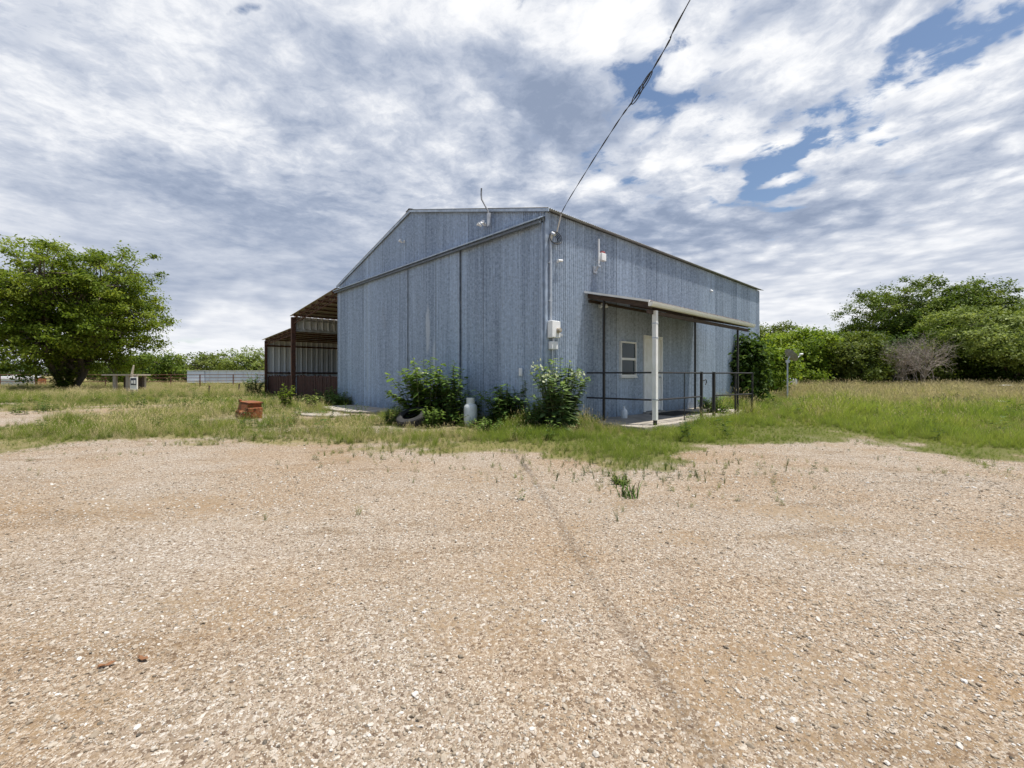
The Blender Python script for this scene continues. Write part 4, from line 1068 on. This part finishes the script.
weed_plant('wall_bush', 'dark bush between the left lean-to wall and the dry field', loc2w(-.5, 21.6), 1.35, .9, 10, 24, L_WEEDD, .22, 24, 0, WG, 'bush')
weed_plant('porch_weed', 'weedy clump growing under the ramp railing', loc2w(5.6, -1.25), .62, .5, 12, 18, L_WEED, .14, 20, 0, WG)
weed_plant('porch_weed', 'small dark weed at the far porch post', loc2w(6.7, -.45, .08), .45, .3, 13, 10, L_WEEDD, .12, 16, 0, WG)
WEEDG = leafy_material('weed_blades', (.075, .14, .028), (.06, .12, .02), (.1, .17, .03), 'GEOMETRY', .4, .6, lift=.5)
p_ = at(629, 498); o_ = tuft('gravel_weed', 46, .05, .22, .09, .010, .55, WEEDG, seed=77); COL.objects.link(o_); o_.location = (p_.x, p_.y, float(gh(p_.x, p_.y))-.005)
tag(o_, 'lone dark green weed tuft out in the gravel', 'weed')
weed_plant('gravel_weed', 'faded weed patch at the grass edge behind the lone tuft', at(620, 484), .10, .16, 15, 14, L_OLIVE, .045, 12, 0, None)
tree('climbing_bush', 'dark vine-like bush climbing the far end of the side wall', 'bush', loc2w(10.5, -.45), 2.6, .5, 40, L_DARK, .15, 130, 40, .17, .28, .05, 8, .40, None, 3, .9, .5)
tree('roadside_sapling', 'bright green young tree just beyond the far building corner', 'tree', atd(772, 21.5), 3.0, 1.0, 41, L_BRIGHT, .3, 150, 40, .17, .35, .06, 9, .40, None, 2, .8)

# big shade tree on the left and the far trees
TG = 'trees behind the building yard'
tree('shade_tree', 'big spreading shade tree standing alone left of the building', 'tree', Vector((-31.5, 31.5, 0)), 10.2, 5.25, 50, L_PECAN, 1.15, 780, 105, .19, .52, .24, 30, .40, None, 3, .7)
weed_plant('trunk_sprouts', 'leafy sprouts crowding the foot of the shade tree', Vector((-31.4, 31.0, 0)), 2.9, 1.5, 51, 44, L_PECAN, .3, 30, 0, None, 'sprouts')
for i, (px, Z, H, wpx, mat, z0, lab, nm, ncl) in enumerate([
    (934, 50, 11.6, 98, L_OAK, 1.2, 'tallest dark oak rising over the right tree line', 'oak_tree', 420),
    (878, 52, 6.9, 50, L_OAK, .8, 'lower dark oak shoulder left of the tallest oak', 'oak_tree', 170),
    (1018, 41, 7.5, 124, L_PALE, .7, 'pale feathery green tree at the right edge of the photo', 'mesquite_tree', 340),
    (1030, 50, 7.4, 90, L_OLIVE, 1.2, 'olive-topped tree behind the pale feathery tree', 'oak_tree', 240),
    (958, 45, 6.8, 56, L_BRIGHT, .5, 'yellow-green bushy tree between tall oak and pale tree', 'bushy_tree', 170),
    (772, 47, 6.6, 46, L_OLIVE, .6, 'dark tree top just right of the building corner', 'bushy_tree', 140),
    (798, 44, 5.5, 52, L_BRIGHT, .3, 'leafy bright shrub tree behind the satellite dish', 'bushy_tree', 170),
    (830, 46, 5.9, 52, L_OAK, .3, 'dense green bushy tree right of the satellite dish', 'bushy_tree', 170),
    (858, 43, 5.0, 48, L_OLIVE, .3, 'rounded olive bush left of the grey dead bush', 'bushy_tree', 160),
    (884, 47, 5.6, 46, L_DARK, .3, 'dark bush behind the left side of the grey dead bush', 'bushy_tree', 130),
    (925, 42, 4.0, 36, L_OLIVE, .3, 'small olive bush just right of the grey dead bush', 'bushy_tree', 110),
    (985, 44, 4.2, 70, L_DARK, .2, 'dark undergrowth bush below the pale feathery tree', 'bushy_tree', 150),
    (1085, 42, 9.0, 110, L_OAK, .6, 'oak beyond the right edge of the photo', 'oak_tree', 260),
    (1180, 44, 8.0, 120, L_OLIVE, .6, 'olive tree farther beyond the right edge', 'oak_tree', 220),
    (740, 52, 6.5, 70, L_OAK, .6, 'oak hidden behind the far wall of the building', 'oak_tree', 170)]):
    Rx = wpx/2/F*Z*1.12
    tree(nm, lab, 'tree', atd(px, Z), H, Rx, 60+i, mat, z0, int(ncl*(2.5 if H > 8 else 1.5)), 96, .25,   .60 if H < 7.5 else .62, .16 if H < 8 else .26, 9 if H < 8 else 17, .40 if H < 8 else .50, TG, 1 if H > 8 else 2, .8)
for i, (px, Z, H, wpx, mat, lab, nm, ncl) in enumerate([
    (243, 80, 6.3, 42, L_PALE, 'rounded grey-green tree over the long white shed', 'round_tree', 150),
    (218, 84, 4.4, 34, L_OLIVE, 'low tree left of the rounded grey-green tree', 'field_tree', 90),
    (263, 82, 4.2, 24, L_OLIVE, 'small tree at the right end of the long white shed', 'field_tree', 70),
    (190, 72, 4.9, 52, L_OLIVE, 'broad tree behind the left end of the white shed', 'field_tree', 150),
    (160, 66, 4.2, 44, L_OAK, 'dark bushy tree below the right boughs of the shade tree', 'field_tree', 140),
    (128, 66, 4.4, 44, L_OAK, 'dark bushy tree behind the wooden stand', 'field_tree', 140),
    (100, 74, 4.0, 46, L_OLIVE, 'olive tree just right of the shade tree trunk', 'field_tree', 120),
    (40, 150, 5.0, 60, L_DARK, 'distant tree left of the shade tree trunk', 'field_tree', 120),
    (8, 140, 5.6, 44, L_DARK, 'distant tree at the left edge of the photo', 'field_tree', 110),
    (-40, 120, 6.2, 60, L_OAK, 'distant tree beyond the left edge', 'field_tree', 120),
    (300, 100, 5.0, 60, L_OLIVE, 'distant tree hidden by the lean-to', 'field_tree', 90)]):
    tree(nm, lab, 'tree', atd(px, Z), H, wpx/2/F*Z*1.1, 90+i, mat, .3, ncl, 40, .34 if Z < 100 else .5, .7 if Z < 100 else 1.0, .2, 8, .40, TG, 2, .8)

def dead_bush(label, loc, H, Rr, seed):
    rg = np.random.default_rng(seed); t = thing('dead_bush', label, 'bush', loc, 0)
    m = MB(); tw = MB()
    def grow(p, d, L, r, dep, mm):
        q = p+d*L; mm.tube([p, p.lerp(q, .5)+Vector(rg.normal(size=3))*L*.06, q], [r, r*.8, r*.6], 4, cap=False)
        if dep == 0: return
        for k in range(3 if dep > 1 else 4):
            nd = (d+Vector(rg.normal(size=3))*.55+Vector((0, 0, .08))).normalized(); grow(q if k else p.lerp(q, .6), nd, L*(.62+.25*rg.random()), r*.6, dep-1, tw if dep <= 3 else m)
    for s in range(9):
        a = rg.random()*6.283; d = Vector((math.cos(a)*Rr/H*.8, math.sin(a)*Rr/H*.8, 1)).normalized()
        grow(Vector((rg.normal()*.3, rg.normal()*.3, 0)), d, H*.33, .05, 4, m)
    m.build('branches', DEADM, t); tw.build('twigs', DEADM, t)
dead_bush('leafless grey bush against the dark trees on the right', atd(899, 41), 4.7, 1.9, 5)
dead_bush('thinner leafless grey bush right of the other dead bush', atd(922, 40), 4.8, 1.5, 6)

# ------------------------------------------------------------------ things in the yard
def gas_bottle():
    t = thing('gas_bottle', 'white propane bottle standing in the weeds before the doors', 'gas bottle', at(470.5, 426), .4)
    m = MB(); m.lathe([(.11, .0), (.115, .0), (.115, .05), (.108, .05)], 24, close=True); m.build('foot_ring', WHITEP, t, True)
    m = MB(); m.lathe([(.06, .02), (.11, .035), (.142, .075), (.15, .12), (.15, .40), (.142, .45), (.11, .49), (.06, .51), (.03, .515)], 28); m.build('tank', WHITEP, t, True)
    m = MB(); a0 = np.linspace(R(30), R(330), 18); ri, ro = .088, .094
    V = [(r*math.cos(a), r*math.sin(a), z) for z in (.495, .63) for r in (ri, ro) for a in a0]; k = len(a0); Fc = []
    for i in range(k-1):
        Fc += [(i, i+1, k+i+1, k+i)[::-1], (2*k+i, 2*k+i+1, 3*k+i+1, 3*k+i), (k+i, k+i+1, 3*k+i+1, 3*k+i), (i, i+1, 2*k+i+1, 2*k+i)[::-1]]
    Fc += [(0, k, 3*k, 2*k), (k-1, 3*k-1, 4*k-1, 2*k-1)]
    m.poly(V, Fc); m.build('collar', WHITEP, t, True)
    m = MB(); m.lathe([(.02, .51), (.02, .56), (.032, .565), (.032, .59), (.001, .592)], 12); m.tube([(.0, 0, .545), (.06, 0, .545)], .014, 8); m.build('valve', plain('brass_valve', (.35, .25, .11), (.25, .18, .08), 12, .4, .7), t, True)
gas_bottle()
def tyre():
    t = thing('tyre', 'old black tyre leaning in the weeds beside the concrete pad', 'tyre', at(412, 426.5), 0)
    ri, ro, w = .20, .345, .19
    pr = [(ri, -w*.36), (ri+.02, -w*.46), (ri+.07, -w*.53), (ro-.05, -w*.5), (ro-.012, -w*.42), (ro, -w*.3), (ro, w*.3), (ro-.012, w*.42), (ro-.05, w*.5), (ri+.07, w*.53), (ri+.02, w*.46), (ri, w*.36), (ri+.03, w*.3), (ro-.04, w*.25), (ro-.04, -w*.25), (ri+.03, -w*.3)]
    M_ = Matrix.Translation((0, .05, .20)) @ Matrix.Rotation(R(-12), 4, 'Y') @ Matrix.Rotation(R(24), 4, 'X')
    m = MB(); m.lathe(pr, 48, M_, close=True); m.build('carcass', RUBBER, t, True)
    m = MB()
    for k in range(40):
        a = 6.283*k/40; Mk = M_ @ Matrix.Rotation(a, 4, 'Z')
        m.box(ro-.004, ro+.008, -.012, .012, -w*.34, -.008, Mk); m.box(ro-.004, ro+.008, .014, .036, .008, w*.34, Mk)
    m.build('tread', RUBBER, t)
tyre()
def rusty_hopper():
    t = thing('rusty_metal_box', 'rusty orange metal box lying in the grass left of the lean-to', 'metal box', at(249.5, 418.5), R(-30))
    m = MB()
    # open-fronted bin with sloped front, rim and inner shelf
    w, d, h = .30, .26, .48
    pr = [(-d, 0), (-d-.02, .20), (-d+.04, .25), (-d+.09, .45), (d, h), (d, 0)]
    k = len(pr); V = [(-w, y, z) for y, z in pr]+[(w*.62, y, z) for y, z in pr]
    m.poly(V, [(i, (i+1) % k, k+(i+1) % k, k+i) for i in range(k)]+[tuple(range(k))[::-1], tuple(range(k, 2*k))]); body = m.build('body', RUSTO, t, bev=.012)
    m = MB(); m.box(-w-.03, w*.62+.03, -d+.09, d+.03, h-.02, h+.02); m.box(-w-.03, -w+.04, -d+.09, -d+.15, h+.02, h+.07); m.build('lid', RUSTO, t, bev=.008)
    m = MB(); m.box(w*.62+.004, w+.02, -d+.02, d-.04, 0, h*.72); m.build('side_box', RUSTO, t, bev=.015)
    t.rotation_euler.y = R(4); t.scale = (.84, .84, .88)
rusty_hopper()
def dish():
    t = thing('satellite_dish', 'grey satellite dish on a thin pole in the dry field', 'satellite dish', atd(787.5, 19.5), 0)
    m = MB(); m.tube([(0, 0, -.1), (0, 0, 1.75)], .03, 10); m.build('pole', GALVP, t, True)
    M_ = Matrix.Translation((.12, -.02, 1.98)) @ Matrix.Rotation(R(14), 4, 'Z') @ Matrix.Rotation(R(52), 4, 'Y')
    pr = [(.001, 0), (.12, .008), (.24, .034), (.33, .068), (.335, .064), (.24, .026), (.12, -.002), (.001, -.01)]
    m = MB(); m.lathe(pr, 28, M_ @ Matrix.Diagonal((1.0, .86, 1, 1))); m.build('reflector', plain('dish_grey', (.30, .31, .30), (.22, .22, .21), 6, .6), t, True)
    m = MB(); m.tube([(0, 0, 1.72), (.05, 0, 1.86), (.10, -.02, 1.95)], .03, 8); m.box(-.05, .07, -.05, .05, 1.68, 1.80); m.build('mount', GALVP, t, True)
    m = MB(); e0 = M_ @ Vector((.30, 0, .04)); e1 = M_ @ Vector((.30, 0, .52)); m.tube([e0, e1], .02, 8); m.build('feed_arm', PALEM, t, True)
    q = MB(); d_ = (M_ @ Vector((0, 0, .1)))-(M_ @ Vector((.3, 0, .52))); d_.normalize()
    q.tube([e1-d_*.06, e1+d_*.09], .045, 10); q.build('receiver', WHITEP, t, True)
dish()
# stub posts in the left field
for px, py, lab in ((209, 396, 'short dark stub post in the dry field nearer the shade tree'), (239, 392, 'short dark stub post in the dry field nearer the lean-to')):
    t_ = thing('stub_post', lab, 'post', at(px, py), .3)
    m = MB(); m.tube([(0, 0, -.1), (.0, 0, .25), (.02, 0, .52)], [.045, .045, .04], 8); m.build('post', DARKW, t_, True)
    m = MB(); m.lathe([(.001, .52), (.05, .52), (.045, .55), (.001, .555)], 10, Matrix.Translation((.02, 0, 0))); m.build('cap', RUST, t_, True)

def pipe_fence():
    t = thing('pipe_fence', 'long thin rusty pipe fence across the left field', 'fence', (0, 0, 0))
    pts = [atd(x, Z) for x, Z in ((-160, 37), (0, 38), (70, 39), (140, 40), (200, 42), (265, 44), (330, 47))]
    path = []
    for a, b_ in zip(pts[:-1], pts[1:]):
        n = max(1, int(round((b_-a).length/2.6)))
        for k in range(n): path.append(a.lerp(b_, k/n))
    path.append(pts[-1])
    for p in path:
        m = MB(); z = float(gh(p.x, p.y)); m.tube([(p.x, p.y, z-.1), (p.x, p.y, z+1.2)], .05, 6); m.build('post', RUST, t)
    for zz in (.55, .86, 1.16):
        m = MB(); m.tube([(p.x, p.y, float(gh(p.x, p.y))+zz) for p in path], .028, 5); m.build('rail', RUST, t)
pipe_fence()
def long_shed():
    t = thing('long_shed', 'long low white metal shed beyond the pipe fence', 'shed', atd(187, 57), R(3))
    wm = plain('white_sheet_metal', (.66, .74, .90), (.56, .64, .80), 1.2, .5, .1)
    L = (268-187)/F*57+2; w1 = 17/F*57
    m = MB(); m.box(0, w1-.04, 0, 2.4, .12, 1.62); m.build('end_section', wm, t, bev=.02)
    m = MB(); m.box(w1+.04, L, .05, 2.4, .12, 1.66); m.build('wall', wm, t, bev=.02)
    m = MB(); m.box(-.06, L+.06, -.06, 2.5, 1.663, 1.73); m.build('roof', PALEM, t, bev=.015)
    m = MB(); m.box(.02, L-.02, .1, 2.3, -.3, .118); m.build('base', RUST, t)
    m = MB()
    for k in range(9): m.box(w1+.6+k*1.05, w1+.63+k*1.05, .035, .052, .15, 1.64)
    m.build('seams', PALEM, t)
    t2 = thing('feed_bunk', 'low pale metal feed bunk behind the fence at the left edge', 'feed bunk', atd(-8, 42), R(2))
    m = MB(); V = [(0, 0, .12), (3.9, 0, .12), (3.9, -.1, .74), (0, -.1, .74), (0, .9, .12), (3.9, .9, .12), (3.9, 1.0, .74), (0, 1.0, .74)]
    m.poly(V, [(0, 1, 2, 3), (1, 5, 6, 2), (5, 4, 7, 6), (4, 0, 3, 7), (0, 4, 5, 1)]); q = m.build('trough', wm, t2); sd = q.modifiers.new('s', 'SOLIDIFY'); sd.thickness = .03
    m = MB(); m.poly([(-.1, -.2, .76), (4.0, -.2, .76), (4.0, .5, 1.02), (-.1, .5, 1.02), (4.0, 1.2, .76), (-.1, 1.2, .76)], [(0, 1, 2, 3), (3, 2, 4, 5)]); q = m.build('cover', PALEM, t2); sd = q.modifiers.new('s', 'SOLIDIFY'); sd.thickness = .03
    m = MB(); m.box(3.93, 4.15, .05, .85, .0, .8); m.build('end_plate', RUSTO, t2)
    for x in (.3, 1.9, 3.6):
        m = MB(); m.box(x-.06, x+.06, .1, .8, -.1, .118); m.build('leg', RUST, t2)
long_shed()
def stand():
    o = atd(105, 27)
    t = thing('wooden_stand', 'open weathered timber stand right of the shade tree', 'stand', o, 0)
    w = 26/F*27
    for x in (.62, w-.18):
        m = MB(); m.box(x-.09, x+.09, -.07, .07, -.1, 1.10); m.build('post', GREYW, t)
        m = MB(); m.box(x-.09, x+.09, 1.1, 1.24, -.1, 1.10); m.build('post', GREYW, t)
    m = MB(); m.box(-.1, w+.15, -.12, 1.3, 1.103, 1.19); m.build('top', GREYW, t)
    m = MB(); m.box(.3, w-.1, .95, 1.05, .25, 1.0); m.build('back_panel', DARKW, t)
    s = thing('sign_board', 'small white notice board with dark squares beside the timber stand', 'sign', atd(133.5, 26), 0)
    s.scale = (.75, 1, 1)
    m = MB(); m.box(-.28, .28, 0, .05, .28, 1.0); m.build('board', WHITE, s, bev=.01)
    m = MB(); m.box(-.22, .22, -.012, -.002, .55, .96); m.build('panel', plain('dark_blue_panel', (.03, .035, .06), (.05, .055, .08), 5, .5), s)
    m = MB(); m.box(-.16, -.03, -.02, -.013, .64, .82); m.box(.03, .17, -.02, -.013, .62, .84); m.build('patches', WHITE, s)
    for x in (-.2, .2):
        m = MB(); m.box(x-.04, x+.04, .055, .11, -.1, 1.2); m.build('post', GREYW, s)
    p = thing('leaning_post', 'pale broken post leaning above the notice board', 'post', atd(132.5, 26.5), 0); p.scale = (.75, .75, .93)
    m = MB(); m.tube([(.12, .0, -.1), (.08, 0, .9), (-.06, .0, 1.25), (.02, 0, 1.55), (.10, 0, 1.85)], [.16, .15, .09, .075, .05], 8); m.build('post', plain('pale_bare_wood', (.55, .48, .38), (.42, .36, .28), 6, .9), p, True)
    m = MB(); m.box(-.02, .32, -.04, .04, .95, 1.22); m.build('crossbar', GREYW, p)
stand()
# things by the right tree line
t_ = thing('metal_barrel', 'pale grey metal barrel lying at the tree line left of the dish', 'barrel', atd(778, 36), R(35))
MB().lathe([(.001, 0), (.30, .0), (.42, .0), (.45, .02), (.45, .35), (.465, .36), (.465, .39), (.45, .40), (.45, .8), (.465, .81), (.465, .84), (.45, .85), (.45, 1.25), (.43, 1.27), (.001, 1.26)], 24, Matrix.Translation((0, 0, .46)) @ Matrix.Rotation(R(90), 4, 'X')).build('drum', plain('pale_drum', (.50, .53, .58), (.34, .36, .40), 4, .5, .2), t_, True)
MB().lathe([(.001, 0), (.25, 0), (.25, .012), (.001, .014)], 20, Matrix.Translation((0, .01, .46)) @ Matrix.Rotation(R(90), 4, 'X')).build('lid', BLACK, t_, True)
for k, (px, Z, zz, L, lab) in enumerate(((1006, 31, .42, .42, 'white plank lying on the grass far right below the trees'), (1000, 15.5, .2, .2, 'small pale plank in the green grass at far right'))):
    t_ = thing('plank', lab, 'plank', atd(px, Z, zz), R(8-20*k))
    m = MB(); m.box(-L, L, -.1, .1, -.03, .03); m.build('board', WHITE, t_, bev=.008)
    m = MB(); m.box(-L*.7, -L*.6, -.08, .08, -zz, -.033); m.box(L*.6, L*.7, -.08, .08, -zz, -.033); m.build('support', GREYW, t_)
# dead leaves on the gravel
BROWN = plain('brown_dead_leaf', (.22, .10, .042), (.13, .06, .026), 20, .8)
for px, py, a, lab in ((107, 666, .5, 'curled brown dead leaf on the gravel, the left one'), (143, 660, -.3, 'larger curled brown dead leaf on the gravel, right of the other')):
    p = at(px, py); t_ = thing('dead_leaf', lab, 'leaf', Vector((p.x, p.y, float(gh(p.x, p.y))+.005)), a)
    V = []; Fc = []; n = 9
    for i in range(n):
        s = i/(n-1); w = .016*math.sin(math.pi*(s*.92+.04)); x = (s-.5)*.085
        V += [(x, -w, .010*abs(math.sin(s*5))+.006), (x, 0, .002+.012*s*s), (x, w, .014*abs(math.cos(s*4))+.004)]
    for i in range(n-1):
        for q in range(2): Fc.append((3*i+q, 3*i+3+q, 3*i+4+q, 3*i+1+q))
    t_.scale = (.65, .65, .65)
    o = mesh_obj('blade', V, Fc, BROWN, t_, smooth=True); sd = o.modifiers.new('s', 'SOLIDIFY'); sd.thickness = .0012
    m = MB(); m.tube([(-.042, 0, .004), (-.062, .006, .008)], .0014, 5); m.build('stalk', BROWN, t_)

SC.render.engine = 'CYCLES'
SC.cycles.use_denoising = True
SC.cycles.max_bounces = 4; SC.cycles.transparent_max_bounces = 4
